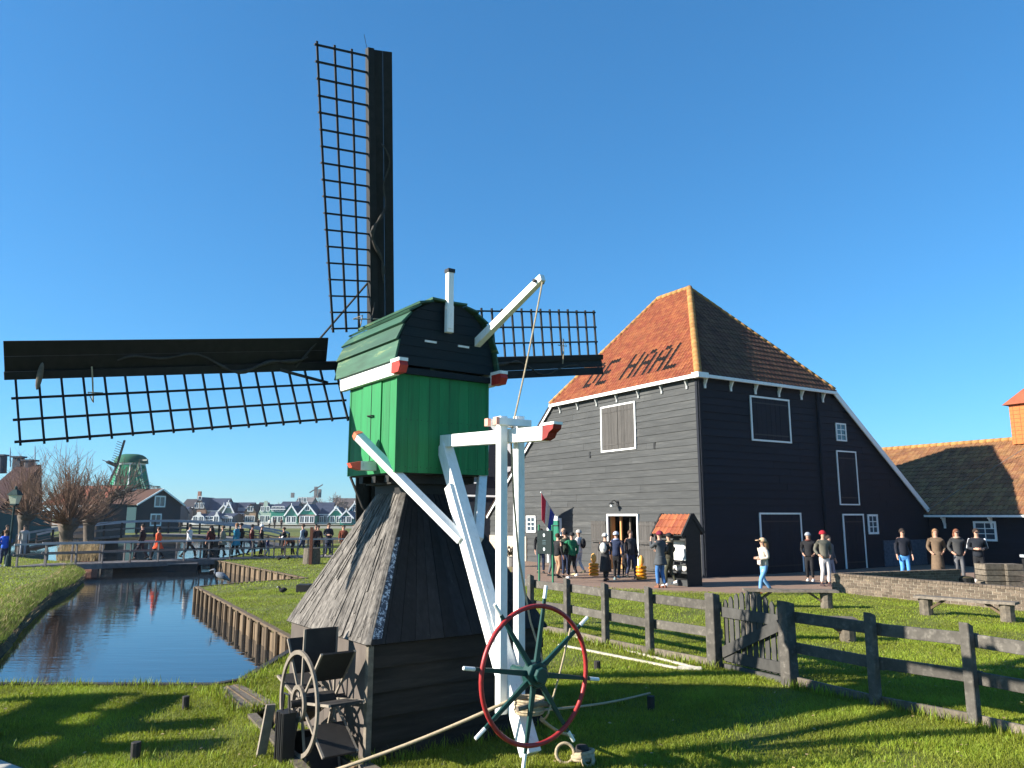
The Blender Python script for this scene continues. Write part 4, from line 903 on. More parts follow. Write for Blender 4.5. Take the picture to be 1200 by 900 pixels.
# rubble panels low on the shaded wall, brick plinth on the sunlit wall
mb = MB(); mb.box(B(0,12.0,.6)+nD*.045, BR*.78, nD*.02, Z*.58); mb.box(B(0,13.75,.6)+nD*.045, BR*.82, nD*.02, Z*.58); mb.build('rubble_panel', M['plinth'], barn)
mb = MB(); mb.box(B(14.1,0,.62)+nS*.05, BL*1.85, nS*.03, Z*.62); mb.build('brick_plinth', M['palebrick'], barn)
# ------------------------------------------------------------------ shed to the right of the barn
shed = thing('tiled_shed', 'long low black shed with mossy tile roof and orange chimney, right of the barn', 'shed', B(-3,15,0))
sb0 = 15.05; slen = 20
RS = ONP(1120,521, C0+BR*(sb0+4.6), BR).z; 
e0, e1 = B(-slen,sb0-.35,2.32), B(9.0,sb0-.35,2.32); t0, t1 = B(-slen,sb0+4.6,RS), B(9.0,sb0+4.6,RS)
bs_ = barn; barn = shed
roofface('roof', e0, e1, t1, t0, [M['tileshed']], tw=.26, th=.34, amp=.035)
roofface('roof', B(-slen,sb0+9.5,2.32), B(9,sb0+9.5,2.32), t1, t0, [M['tileshed']], tw=.4, th=.5)
mb = MB(); mb.smooth = True; ridge(t0+Z*.04, t1+Z*.04, .12); mb.build('ridge_tiles', M['ridge'], shed)
mb = MB(); clap(mb, B(0,sb0,0), BL, nS, (lambda z: (-slen, 1.0), 2.5), .28); mb.build('wall', M['barnshade'], shed)
mb = MB(); mb.box(B(-slen/2+4.3,sb0+4.7,1.2), BL*(slen/2+4.2), BR*4.6, Z*1.2); mb.prism([B(-slen,sb0,2.4),B(-slen,sb0+9.3,2.4),B(-slen,sb0+4.6,RS-.1)], BL*.1); mb.build('inner_shell', M['black'], shed)
mb = MB(); mb.box((e0+e1)/2-Z*.05, (e1-e0)/2, BR*.03, Z*.05); mb.build('eave_board', M['white'], shed)
mb = MB(); pA = ONP(1165,523, C0+BR*(sb0+4.5), BR); mb.tube([B(-.2,sb0-.3,2.55), B(-2.2,sb0+2.3,4.62), B(-3.6,sb0+4.2,RS+.05)], .014, 5); mb.build('lightning_wire', cmat((.16,.14,.13)), shed)
for i in range(7): bracket(B(-.8-i*2.1,sb0,2.25), nS, BL, M['white'], 1.2)
opening(B(0,sb0,0), BL, nS, -3.0, -2.2, 1.25, 1.95, 'window', w=.09)
opening(B(0,sb0,0), BL, nS, -8.0, -7.2, 1.25, 1.95, 'window', w=.09)
mb = MB(); cpx = ONP(1193,500, C0+BR*(sb0+4.6), BR); ca = (cpx-C0).dot(BL)-.55
mb.box(B(ca,sb0+4.6,RS+.75), BL*.62, BR*.55, Z*1.0); ch_ = mb.build('chimney', M['orangebrick'], shed)
mb = MB()
for i in range(9): mb.box(B(ca,sb0+4.6,RS+.0+i*.2), BL*.626, BR*.556, Z*.008)
for i in range(4): mb.box(B(ca-.45+i*.3,sb0+4.6,RS+.75), BL*.006, BR*.558, Z*1.0)
mb.build('mortar_line', cmat((.2,.07,.03)), ch_)
mb = MB(); a_ = RS+1.75; k = [B(ca+x*.85,sb0+4.6+y*.75,a_) for x,y in ((-1,-1),(1,-1),(1,1),(-1,1))]; mb.hexa([p-Z*.05 for p in k], [B(ca,sb0+4.6,a_+.75)+(p-B(ca,sb0+4.6,a_))*.1 for p in k]); mb.build('chimney_roof', M['tile'], ch_)
barn = bs_
# dark shed glimpsed behind the mill, left of the barn
sd = thing('dark_outbuilding', 'dark outbuilding with white gable edge glimpsed behind the green mill, left of the barn', 'outbuilding', AT(560,640,46))
Yb = 44.0
def ab(px, py): return AT(px,py,Yb)
mb = MB(); x0, x1 = 475, 603
mb.prism([V((ab(480,604).x,Yb,0)), V((ab(606,604).x,Yb,0)), ab(606,537), ab(577,498), ab(545,498), ab(480,560)], V((0,9,0))); mb.build('wall', M['barnshade'], sd)
mb = MB(); mb.beam(ab(577,498)+V((0,-.1,0)), ab(607,539)+V((0,-.1,0)), .06, .28, side=V((0,1,0))); mb.build('bargeboard', M['white'], sd)
mb = MB(); mb.beam(ab(470,579)+V((0,-.12,0)), ab(596,582)+V((0,-.12,0)), .06, .10, side=V((0,1,0))); mb.build('gutter', M['white'], sd)
mb = MB(); mb.box(ab(562,561)+V((0,-.06,0)), V((.36,0,0)), V((0,.03,0)), Z*.22); wv = mb.build('window', M['glass'], sd)
mb = MB(); 
for dx in (-.37,.37): mb.box(ab(562,561)+V((dx,-.10,0)), V((.035,0,0)), V((0,.03,0)), Z*.27)
for dz in (-.24,.24): mb.box(ab(562,561)+V((0,-.10,dz)), V((.40,0,0)), V((0,.025,0)), Z*.035)
mb.build('window_frame', M['white'], wv)
mb = MB(); mb.prism([ab(593,547)+V((0,-.15,0)), ab(599,547)+V((0,-.15,0)), ab(598,552)+V((0,-.15,0)), ab(594,554)+V((0,-.15,0))], V((0,.08,0))); mb.build('half_round_light', M['white'], sd)
# ------------------------------------------------------------------ fences and gate
def fence(name, posts, label, first=None, last=None, hp=1.1, board=True):
    t = thing(name, label, 'fence', posts[0])
    for i, p in enumerate(posts):
        mb = MB(); a = posts[min(i+1,len(posts)-1)]-posts[max(i-1,0)]; d = a.normalized(); s = d.cross(Z)
        k = .056 if not (i in (first or ())) else .088; hh = hp*(1.02 if k > .08 else 1)+random.uniform(-.02,.02)
        mb.hexa([p+(d*x+s*y)*k-Z*.1 for x,y in ((-1,-1),(1,-1),(1,1),(-1,1))], [p+(d*x+s*y)*k*.96+Z*hh+Z*(.02*y) for x,y in ((-1,-1),(1,-1),(1,1),(-1,1))])
        mb.build('post', M['fence'], t, bevel=.008)
    for a, b in zip(posts[:-1], posts[1:]):
        d = (b-a).normalized(); s = d.cross(Z); 
        if s.y < 0: s = -s
        for z, h in ((.91,.145),(.50,.14)):
            z += random.uniform(-.01,.01); mb = MB(); mb.beam(a-d*.09+s*.088+Z*z, b+d*.09+s*.088+Z*(z+random.uniform(-.015,.015)), .045, h, side=s); mb.build('rail', M['fence'], t, bevel=.005)
        if board: mb = MB(); mb.beam(a+s*.04+Z*.05, b+s*.04+Z*.05, .04, .14, side=s); mb.build('bottom_board', M['wood'], t)
    return t
fp = [G(600,733), G(622,738), G(665,746), G(710,757), G(762,768), G(838,783)]
fence('post_and_rail_fence', fp, 'weathered grey post and rail fence running from behind the mill to the picket gate', first=(5,))
fr_ = [G(926,803), G(1027,828), G(1143,851), G(1275,884), G(1450,925)]
fence('post_and_rail_fence', fr_, 'weathered grey post and rail fence from the gate to the right edge of the lawn', first=(0,))
gt = thing('picket_gate', 'dark picket gate with arched top and diagonal brace between the two fence runs', 'gate', G(838,783))
a, b = G(847,784), G(917,801); d = (b-a).normalized(); s = d.cross(Z); s = s if s.y > 0 else -s; Lg = (b-a).length
n = 10
for i in range(n):
    u = (i+.5)/n; x = a+d*(Lg*u)+s*.05; hgt = .97+.22*math.sin(PI*(i+.8)/(n+.6)); w_ = Lg/n*.36; mb = MB()
    P = [x-d*w_+Z*.10, x+d*w_+Z*.10, x+d*w_+Z*(hgt-.06), x+d*w_*.5+Z*(hgt-.015), x+Z*hgt, x-d*w_*.5+Z*(hgt-.015), x-d*w_+Z*(hgt-.06)]; mb.prism(P, s*.022); mb.build('picket', M['gate'], gt)
for z, h in ((.84,.15),(.20,.15)): mb = MB(); mb.beam(a+s*.028+Z*z, b+s*.028+Z*z, .035, h, side=s); mb.build('rail', M['gate'], gt)
mb = MB(); mb.beam(a+s*.0+Z*.24, b+s*.0+Z*.78, .03, .15, side=s); mb.build('diagonal_brace', M['gate'], gt)
mb = MB(); mb.beam(a+s*.03+Z*.03, b+s*.03+Z*.03, .05, .10, side=s); mb.build('bottom_board', M['gate'], gt)
# white boards on the grass
for (p, q_, r, lab) in ((G(632,737), G(822,786), .055, 'long white board lying in the grass along the fence, the farther one'), (G(655,757), G(795,785), .055, 'long white board lying in the grass, the one nearer the mill')):
    mb = MB(); mb.beam(p+Z*.02, q_+Z*.02, r*1.3, .035); tag(mb.build('white_board', M['stone'] if 0 else cmat((.42,.38,.30),.9,.3), bevel=.01), lab, 'board', 'white boards lying in the grass')
mb = MB(); mb.beam(G(795,785)+Z*.03, G(822,786)+Z*.03, .06, .05); tag(mb.build('white_board', cmat((.6,.56,.47),.8,.3)), 'short white board closing the end of the two long ones near the gate', 'board', 'white boards lying in the grass')
# benches: thick plank on split-log legs
def bench(p, q_, h, legs, label):
    t = thing('log_bench', label, 'bench', (p+q_)/2, 'rustic log benches on the lawn'); d = (q_-p).normalized(); s = d.cross(Z)
    mb = MB(); nn = 8; L_ = (q_-p).length
    for k in range(1):
        pts0 = []; pts1 = []
        for i in range(nn+1):
            c_ = p+d*(L_*i/nn); w_ = .20+random.uniform(-.012,.012); z_ = h+random.uniform(-.006,.006)
            pts0 += [c_-s*w_+Z*(z_-.055), c_+s*w_+Z*(z_-.055)]; pts1 += [c_-s*(w_-.02)+Z*z_, c_+s*(w_-.02)+Z*z_]
        o = len(pts0); fs = []
        for i in range(nn):
            j = i*2; fs += [(j,j+1,j+3,j+2)[::1], (o+j,o+j+2,o+j+3,o+j+1), (j,j+2,o+j+2,o+j), (j+1,o+j+1,o+j+3,j+3)]
        fs += [(0,o,o+1,1), (2*nn,2*nn+1,o+2*nn+1,o+2*nn)]; mb.add(pts0+pts1, fs)
    mb.build('seat', M['wood'], t)
    for u in legs:
        c_ = p+d*L_*u; mb = MB(); mb.tube([c_-Z*.05, c_+Z*.2, c_+Z*(h-.06)], [.15,.14,.155], 10); mb.build('leg', M['wood'], t)
        sg = 1 if u < .5 else -1; mb = MB(); mb.beam(c_+d*sg*.05+Z*.12, c_+d*sg*.42+Z*(h-.06), .12, .05, side=s); mb.build('strut', M['pile'], t)
    return t
p1 = G(970,713); bench(V((p1.x-2.0,p1.y+.35,0)), V((p1.x+.25,p1.y-.05,0)), .45, (.12,.88), 'log bench seen side on beyond the picket gate, near the path')
p2 = G(1090,720); p3 = G(1175,729); bench(p2+V((-.25,.1,0)), p3+V((.3,-.1,0)), .43, (.1,.9), 'log bench on the right of the lawn in front of the brick wall')
p4 = G(991,752); bench(V((p4.x-1.9,p4.y+.3,0)), V((p4.x+.2,p4.y,0)), .43, (.12,.93), 'log bench closest to the gate, half hidden behind the fence rails')
# low brick wall
wl = thing('low_brick_wall', 'low weathered brick wall enclosing the yard on the right behind the lawn', 'garden wall', G(978,693))
w0 = G(978,694); w1 = G(1200,716); w1 = w0+(w1-w0)*2.0; wb1 = G(1137,690); d = (w1-w0).normalized(); s = d.cross(Z); s = s if s.y > 0 else -s
def brickwall(p, q_, h, nm):
    mb = MB(); d = (q_-p).normalized(); s = d.cross(Z); L_ = (q_-p).length; nrow = 7
    for j in range(nrow):
        z0 = -.05+(h+.05-.06)*j/nrow; z1 = -.05+(h+.05-.06)*(j+1)/nrow-.008; x = -.11*(j%2)
        while x < L_:
            e = min(L_, x+.21); a = max(0,x)
            if e-a > .02: mb.box(p+d*((a+e)/2-.002)+Z*((z0+z1)/2), d*((e-a)/2-.005), s*(.11+random.uniform(-.004,.004)), Z*((z1-z0)/2))
            x += .22
    mb.build(nm, M['brick'], wl); mb = MB(); mb.box((p+q_)/2+Z*(h/2-.04), d*L_/2, s*.10, Z*(h/2-.02)); mb.build('mortar_core', cmat((.3,.26,.2),.95,.2), wl)
    mb = MB(); x = 0
    while x < L_: mb.box(p+d*(x+.055)+Z*(h-.025), d*.05, s*.125, Z*(.032+random.uniform(-.003,.003))); x += .11
    mb.build('coping', M['brick'], wl)
brickwall(w0, w1, .56, 'front_run'); wb0 = w0+s*.1; wq = V((w0.x+4.3, w0.y+1.35, 0)); brickwall(w0+s*.22+d*.1, ONP(1137,690,V((0,0,0)),Z)+V((.0,.6,0)), .56, 'rear_run')
# crates beside the shed
def crate(p, w_, h, lab, m='wood'):
    t = thing('wooden_crate', lab, 'crate', p)
    for s_ in (-1,1):
        mb = MB(); 
        for k in range(4): mb.box(p+V((0,s_*w_,h*(k+.5)/4)), V((w_,0,0)), V((0,.012,0)), Z*(h/8-.012))
        mb.build('side_panel', M[m], t); mb = MB()
        for k in range(4): mb.box(p+V((s_*w_,0,h*(k+.5)/4)), V((.012,0,0)), V((0,w_-.014,0)), Z*(h/8-.012))
        mb.build('end_panel', M[m], t)
    mb = MB(); mb.box(p+Z*(h-.01), V((w_*1.03,0,0)), V((0,w_*1.03,0)), Z*.02); mb.build('lid', M[m], t)
crate(G(1168,688)+V((0,.3,0)), .30, .72, 'brown wooden crate beside the brick wall at the right, the left one of two'); crate(G(1185,688)+V((.12,.15,0)), .27, .72, 'brown wooden crate right beside the first one, nearest the bin')
bn = thing('waste_bin', 'dark bin with pale rim at the right edge in front of the shed', 'bin', G(1216,690)); pb_ = G(1218,692)
mb = MB(); mb.hexa([pb_+V((x*.22,y*.22,0)) for x,y in ((-1,-1),(1,-1),(1,1),(-1,1))], [pb_+V((x*.27,y*.27,.95)) for x,y in ((-1,-1),(1,-1),(1,1),(-1,1))]); mb.build('body', M['iron'], bn); mb = MB(); mb.box(pb_+Z*1.04, V((.30,0,0)), V((0,.30,0)), Z*.04); mb.build('lid', cmat((.35,.38,.4)), bn)
pt = thing('round_planter', 'dark round planter at the end of the brick wall in the yard', 'planter', G(1133,684)); mb = MB(); c_ = G(1131,688); mb.tube([c_, c_+Z*.12, c_+Z*.30], [.22,.28,.30], 14); mb.build('pot', M['iron'], pt); mb = MB(); mb.ell(c_+Z*.30, .27,.27,.06); mb.build('soil', M['mud'], pt)
# ------------------------------------------------------------------ kiosk
ks = thing('display_stall', 'black wooden display stall with small orange tiled roof in front of the grey barn wall', 'stall', G(795,688))
K0 = G(807,688); Ku = BL; Kv = BR                       # near right corner; width leftwards
kw, kd, kh = 1.45, .62, 1.75
def K(a, b, z): return K0+Ku*a+Kv*b+Z*z
for a_ in (0, kw):
    mb = MB(); P = [K(a_,-.0,0), K(a_,kd,0), K(a_,kd,1.75), K(a_,kd*.45,2.28), K(a_,-.05,1.72)]; mb.prism(P, Ku*(.05 if a_ == 0 else -.05)); mb.build('side_panel', M['tar'], ks)
    mb = MB(); mb.beam(K(a_,-.22,1.60), K(a_,kd*.45,2.34), .07, .13, side=Ku); mb.beam(K(a_,kd*.45,2.34), K(a_,kd+.15,1.70), .07, .13, side=Ku); mb.build('bargeboard', M['tar'], ks)
mb = MB(); mb.box(K(kw/2,kd-.03,.9), Ku*(kw/2-.06), Kv*.02, Z*.85); mb.build('back_panel', M['tar'], ks)
mb = MB(); mb.box(K(kw/2,.02,1.58), Ku*(kw/2-.06), Kv*.03, Z*.10); mb.build('top_rail', M['barn'], ks); mb = MB(); mb.box(K(kw/2,.0,.74), Ku*(kw/2-.06), Kv*.04, Z*.05); mb.build('front_rail', M['barn'], ks)
mb = MB(); mb.box(K(.55,.35,1.14), Ku*.44, Kv*.012, Z*.33); mb.build('poster', M['paper'], ks)
mb = MB(); mb.cyl(K(.66,.39,1.10), Z, .03, .40, 8); mb.cyl(K(.66,.39,1.32), Z, .06, .05, 10); mb.build('display_stand', cmat((.45,.5,.42)), ks)
mb = MB(); mb.box(K(kw/2,.25,.44), Ku*(kw/2-.06), Kv*.22, Z*.03); mb.box(K(kw/2,.25,.10), Ku*(kw/2-.06), Kv*.22, Z*.10); mb.build('shelf', M['barn'], ks)
uu = Ku; P0, P1 = K(-.02,-.20,1.70), K(kw+.02,-.20,1.70); v_ = (K(0,kd*.45,2.36)-K(0,-.20,1.70)); tiles(K(.04,-.20,1.66), Ku, v_, [(0,0),(kw-.08,0),(kw-.08,v_.length),(0,v_.length)], .19, .3, .03, [M['tile']], name='roof_tiles', parent=ks)
mb = MB(); mb.prism([K(.05,-.2,1.66),K(kw-.05,-.2,1.66),K(kw-.05,kd*.45,2.32),K(.05,kd*.45,2.32)], -Z*.03); mb.prism([K(.05,kd+.12,1.70),K(kw-.05,kd+.12,1.70),K(kw-.05,kd*.45,2.34),K(.05,kd*.45,2.34)], -Z*.04); mb.build('roof_deck', M['tar'], ks)
for i, a_ in enumerate((.26,.55,.86,1.17)):
    t = thing('waxed_cheese', ['white waxed cheese wheel at the right end of the stall shelf','white waxed cheese wheel second from the right on the stall shelf','white waxed cheese wheel behind the visitors legs on the stall shelf','white waxed cheese wheel at the left end of the stall shelf'][i], 'cheese wheel', K(a_,.2,.45), 'white cheeses on the stall')
    mb = MB(); ax = (Kv+Ku*.15).normalized(); c_ = K(a_,.12,.62); mb.smooth = True; mb.tube([c_-ax*.075, c_-ax*.07, c_-ax*.03, c_+ax*.03, c_+ax*.07, c_+ax*.075], [.02,.12,.15,.15,.12,.02], 20); mb.build('wax_rind', cmat((.75,.73,.68),.35), t)
    mb = MB(); mb.tube([c_-ax*.079, c_-ax*.074], [.05,.05], 14); mb.build('round_label', cmat((.45,.5,.45),.6), t)
# cheese stacks by the door
def cheese_stack(p, lab, n=4, r=.19):
    t = thing('cheese_stack', lab, 'display cheese', p, 'yellow cheese stacks by the shop door')
    for k in range(n):
        mb = MB(); mb.smooth = True; z = .12*k+.02+.02; c_ = p+Z*(z+.055)+V((random.uniform(-.01,.01),0,0)); mb.tube([c_-Z*.056, c_-Z*.05, c_-Z*.025, c_+Z*.025, c_+Z*.05, c_+Z*.056], [.02,r*.84,r,r,r*.84,.02], 20); mb.build('cheese', M['cheese'], t)
    mb = MB(); mb.smooth = True; z = .12*n+.04; c_ = p+Z*(z+.17); mb.ell(c_, .105,.095,.19,14,10); mb.build('tall_cheese', cmat((.8,.42,.10),.4), t)
    return t
cheese_stack(G(752,680)-V((0,0,0))+Z*.0, 'stack of yellow cheeses topped by a tall one to the right of the shop door'); cheese_stack(G(696,676), 'stack of yellow cheeses against the left door leaf of the shop')
# information sign on two green posts
sg = thing('information_sign', 'dark green information board between two green posts in front of the barn', 'sign', G(640,680))
S0, S1 = G(632,682), G(648,684)
for p in (S0, S1): mb = MB(); mb.tube([p, p+Z*1.93], .035, 8); mb.ell(p+Z*1.95,.045,.045,.03); mb.build('post', M['postgreen'], sg)
d = (S1-S0).normalized(); s = d.cross(Z); s = s if s.y < 0 else -s
c_ = (S0+S1)/2+Z*1.38+s*.05; hw_ = (S1-S0).length/2+.02; mb = MB(); mb.box(c_, d*hw_, s*.02, Z*.40); pn = mb.build('panel', M['signgreen'], sg)
mb = MB()
for z in (.24,-.24): mb.cyl(c_+s*.025+Z*z, s, .058, .006, 16)
mb.build('white_roundel', cmat((.6,.66,.66)), pn); mb = MB()
for z in (.24,-.24): mb.cyl(c_+s*.030+Z*z, s, .030, .005, 12)
for k in range(3): mb.box(c_+s*.024+Z*(.06-.06*k), d*.10, s*.003, Z*.006)
mb.build('arrow_mark', cmat((.1,.16,.18)), pn)
# flag on a slanting pole from the wall
fl = thing('flag', 'red white and blue flag hanging from a tilted pole on the barn wall', 'flag', B(10.6,0,2.2))
q0 = ONP(652,606,C0-BR*.02,BR); q1 = AT(634,577, q0.y-1.5); mb = MB(); mb.tube([q0, q1], .022, 6); mb.ell(q1,.035,.035,.035); mb.build('flagpole', M['white'], fl)
mb = MB(); mb.smooth = True; nu, nv = 12, 9; top = q1.lerp(q0,.04); drop = AT(640,612,q1.y)-top; vs = []; fs = []
for i in range(nu+1):
    for j in range(nv+1):
        u, v = i/nu, j/nv; a_ = q1.lerp(q0, .03+.85*v); sag = 1.08-.35*v; bpt = V((a_.x-.02-.15*v, a_.y-.05, a_.z-1.15*sag))
        p = a_.lerp(bpt, u)+V((0,1,0))*.055*math.sin(v*9+u*2)*u+V((1,0,0))*.03*math.sin(v*7+1)*u; vs.append(p)
for i in range(nu):
    for j in range(nv): fs.append((i*(nv+1)+j, i*(nv+1)+j+1, (i+1)*(nv+1)+j+1, (i+1)*(nv+1)+j))
for k in range(3): 
    mb.mi = k; o_ = len(mb.v)
    ff_ = [f for f in fs if (f[0] % (nv+1))//3 == k]; mb.add(vs, ff_, .5)
fo = mb.build('flag_cloth', [cmat((.65,.02,.07)), cmat((.7,.7,.72)), cmat((.02,.06,.42))], fl)
md = fo.modifiers.new('s','SOLIDIFY'); md.thickness = .008
# potted plant by the plinth
pp = thing('potted_plant', 'brown potted plant against the pale brick plinth behind the white posts', 'plant', G(600,664)); c_ = G(598,664); mb = MB(); mb.tube([c_, c_+Z*.45], [.22,.28], 12); mb.build('pot', cmat((.5,.45,.38)), pp)
mb = MB()
for i in range(140):
    a = random.uniform(0,2*PI); e_ = random.uniform(.2,1.3); d = V((math.cos(a)*math.cos(e_),math.sin(a)*math.cos(e_),math.sin(e_))); p = c_+Z*.42+d*random.uniform(.1,.45); q_ = d.orthogonal()*.035; mb.add([p-q_, p+q_, p+d*.12], [(0,1,2)])
mb.build('leaves', cmat((.09,.07,.03)), pp)
# ------------------------------------------------------------------ trees
def bare_tree(name, base, h, label, group=None, spread=.55, levels=5, m='bark', r0=None, trunk=.3, kids=(3,4), seed=1, up=.35, tmin=.02, twigm=None, lean=(0,0)):
    rnd = random.Random(seed); t = thing(name, label, 'tree', base, group); tk = MB(); cr = MB(); tk.smooth = True; r0 = r0 or h*.022
    def rec(p, d, ln, r, lv, mb):
        n = 3; pts = [p]; rs = [r]; q = p
        for i in range(n):
            d = (d+V((rnd.gauss(0,.10),rnd.gauss(0,.10),rnd.gauss(0,.05)+.04*up))).normalized(); q = q+d*(ln/n); pts.append(q); rs.append(max(tmin*.5, r*(1-.45*(i+1)/n)))
        mb.tube(pts, rs, 5 if lv > 1 else 3, cap=False)
        if lv <= 0: return
        for k in range(rnd.randint(*kids)):
            a = rnd.uniform(0,2*PI); o = d.orthogonal().normalized(); o = Matrix.Rotation(a,3,d) @ o
            nd = (d*1.0+o*rnd.uniform(spread*.6,spread*1.4)+Z*up*.3).normalized(); f = rnd.uniform(.35,1.0); j = min(n-1,int(f*n)); st = pts[j].lerp(pts[j+1], f*n-j) if j < n else q
            rec(st, nd, ln*rnd.uniform(.62,.88), max(tmin*.5, r*.52), lv-1, cr)
    rec(V(base)-Z*.1, V((lean[0],lean[1],1)).normalized(), h*trunk, r0, levels, tk)
    tk.build('trunk', M['bark'], t); cr.build('crown', twigm or M[m], t); return t
def willow(base, h, ht, label, seed=2, n=300, wid=1.0):
    rnd = random.Random(seed); t = thing('pollard_willow', label, 'tree', base, 'pollard willows on the left bank'); mb = MB(); mb.smooth = True; b = V(base)
    mb.tube([b-Z*.2, b+Z*ht*.3+V((-.1,0,0)), b+Z*ht*.8+V((-.15,0,0)), b+Z*ht+V((-.1,0,0))], [.42,.30,.34,.5], 10); mb.ell(b+Z*(ht+.1), .75*wid,.6,.42, 12, 8); mb.build('trunk', M['bark'], t)
    tw = MB()
    for i in range(n):
        a = rnd.uniform(0,2*PI); e = rnd.uniform(-.15,1.45); d = V((math.cos(a)*math.cos(e)*wid,math.sin(a)*math.cos(e),math.sin(e))).normalized(); p = b+Z*(ht+.15)+V((d.x*.6*wid,d.y*.5,d.z*.3)); ln = (h-ht)*rnd.uniform(.5,1.05)*(.60+.40*math.sin(e)); q = p; pts = [p]
        for k in range(3): d = (d+Z*.16+V((rnd.gauss(0,.07),rnd.gauss(0,.07),0))).normalized(); q = q+d*ln/3; pts.append(q)
        tw.tube(pts, [.026,.019,.012,.006], 3, cap=False)
        for k in range(6):
            s_ = pts[1].lerp(pts[3], rnd.random()); dd = (d+V((rnd.gauss(0,.6),rnd.gauss(0,.6),.1))).normalized(); tw.tube([s_, s_+dd*ln*rnd.uniform(.15,.35)], [.010,.005], 3, cap=False)
    tw.build('crown', M['twig'], t); return t
willow(G(78,656), 5.3, 1.75, 'nearest pollard willow with a dense crown of brown shoots beside the footbridge', n=210, wid=.52)
willow(AT(28,640,52)*1.0+Z*0-V((0,0,AT(28,640,52).z)), 6.2, 2.2, 'pollard willow at the left edge in front of the dark red roof', seed=5, n=140, wid=.7)
willow(V((AT(105,640,50).x,50,0)), 3.9, 2.0, 'small dark pollard willow behind the near willow, towards the green workshop', seed=9, n=110, wid=.5)
bare_tree('bare_tree', V((AT(116,620,72).x,72,0)), 11.5, 'tall bare tree standing before the green boarded house below the windmill', spread=.6, levels=4, seed=4, r0=.24, trunk=.27, kids=(4,5), tmin=.045, up=.5)
for i, (px, Y, h_, sd_, lab) in enumerate(((392,215,11.5,11,'large rounded bare tree behind the gabled houses, nearest the mill'),(418,225,9.5,12,'bare tree at the right end of the village, partly hidden by the mill'),(326,235,8.5,13,'bare tree behind the middle of the village, left of the grey tower roof'),(206,240,8.5,14,'faint bare tree behind the left houses of the village'),(188,235,7.5,16,'faint bare tree left of the village beside the green house'),(296,245,7.5,15,'small bare tree between the brick house and the bell gable house'))):
    bare_tree('bare_tree', V((AT(px,600,Y).x,Y,0)), h_*1.3, lab, spread=1.0, levels=4, seed=sd_, r0=.3, trunk=.24, kids=(4,6), tmin=.10, twigm=M['fartwig'], up=.1, group='bare trees behind the village')
# dry reeds on the bank by the bridge
t = MB(); rc = G(90,657)
for i in range(700):
    p = rc+V((random.uniform(-.8,1.1), random.uniform(-.5,.5), 0)); a = random.uniform(0,2*PI); hh = random.uniform(.5,1.15); l = V((math.cos(a),math.sin(a),0))*hh*random.uniform(.1,.45); w_ = V((.02,0,0)); t.add([p-w_, p+w_, p+l+Z*hh], [(0,1,2)])
tag(t.build('dry_reeds', M['dry']), 'clump of pale dry reeds on the bank at the left end of the footbridge', 'reeds', kind='stuff')
# sloping earthy bank on the left
def slope(pts, w0, w1, name):
    mb = MB(); vs = []; n = 0; P = []
    for a, b in zip(pts[:-1], pts[1:]):
        k = max(1, int((b-a).length/.35))
        for i in range(k): P.append(a.lerp(b, i/k))
    P.append(pts[-1]); R_ = 5
    for i, p in enumerate(P):
        d = (P[min(i+1,len(P)-1)]-P[max(i-1,0)]).normalized(); s = V((d.y,-d.x,0))
        for j in range(R_+1):
            u = j/R_; off = -w0+(w0+w1)*u; z = .03-(.62)*(u**1.5)+random.uniform(-.012,.012)*(1 if 0 < j < R_ else 0); vs.append(p+s*(off+random.uniform(-.05,.05)*(1 if j else 0))+Z*(z if j else .0))
    fs = [(i*(R_+1)+j, i*(R_+1)+j+1, (i+1)*(R_+1)+j+1, (i+1)*(R_+1)+j) for i in range(len(P)-1) for j in range(R_)]
    mb.add(vs, fs, .5); return structure(name, mb, M['bankturf'], smooth=True)
lbk = [V((*c_,0)) for c_ in canal[22:31]][::-1]
slope(lbk, .15, .55, 'earth_bank')
tf = MB()
for a, b in zip(lbk[:-1], lbk[1:]):
    for i in range(int((b-a).length*60)):
        p = a.lerp(b, random.random()); d = (b-a).normalized(); s = V((d.y,-d.x,0)); o = random.uniform(-.5,.5); p = p+s*o-Z*max(0,o)*.55; hh = random.uniform(.08,.22); aa = random.uniform(0,2*PI); l = V((math.cos(aa),math.sin(aa),-.4))*hh*.8; w_ = V((.009,0,0)); tf.add([p-w_, p+w_, p+l+Z*hh], [(0,1,2)])
gt_ = MB()
for a, b in zip(lbk[:-1], lbk[1:]):
    for i in range(int((b-a).length*620)):
        p = a.lerp(b, random.random()); d = (b-a).normalized(); s = V((d.y,-d.x,0)); o = random.uniform(-.3,.42); p = p+s*o-Z*max(0,o)*.5; hh = random.uniform(.05,.13); aa = random.uniform(0,2*PI); l = V((math.cos(aa),math.sin(aa),-.2))*hh*.5; w_ = V((.007,0,0)); gt_.add([p-w_, p+w_, p+l+Z*hh], [(0,1,2)])
tag(gt_.build('bank_grass', M['blade']), 'green grass spilling over the edge of the left canal bank', 'grass', kind='stuff')
tag(tf.build('dry_bank_grass', M['dry']), 'dry yellow grass hanging over the left canal bank', 'grass', kind='stuff')
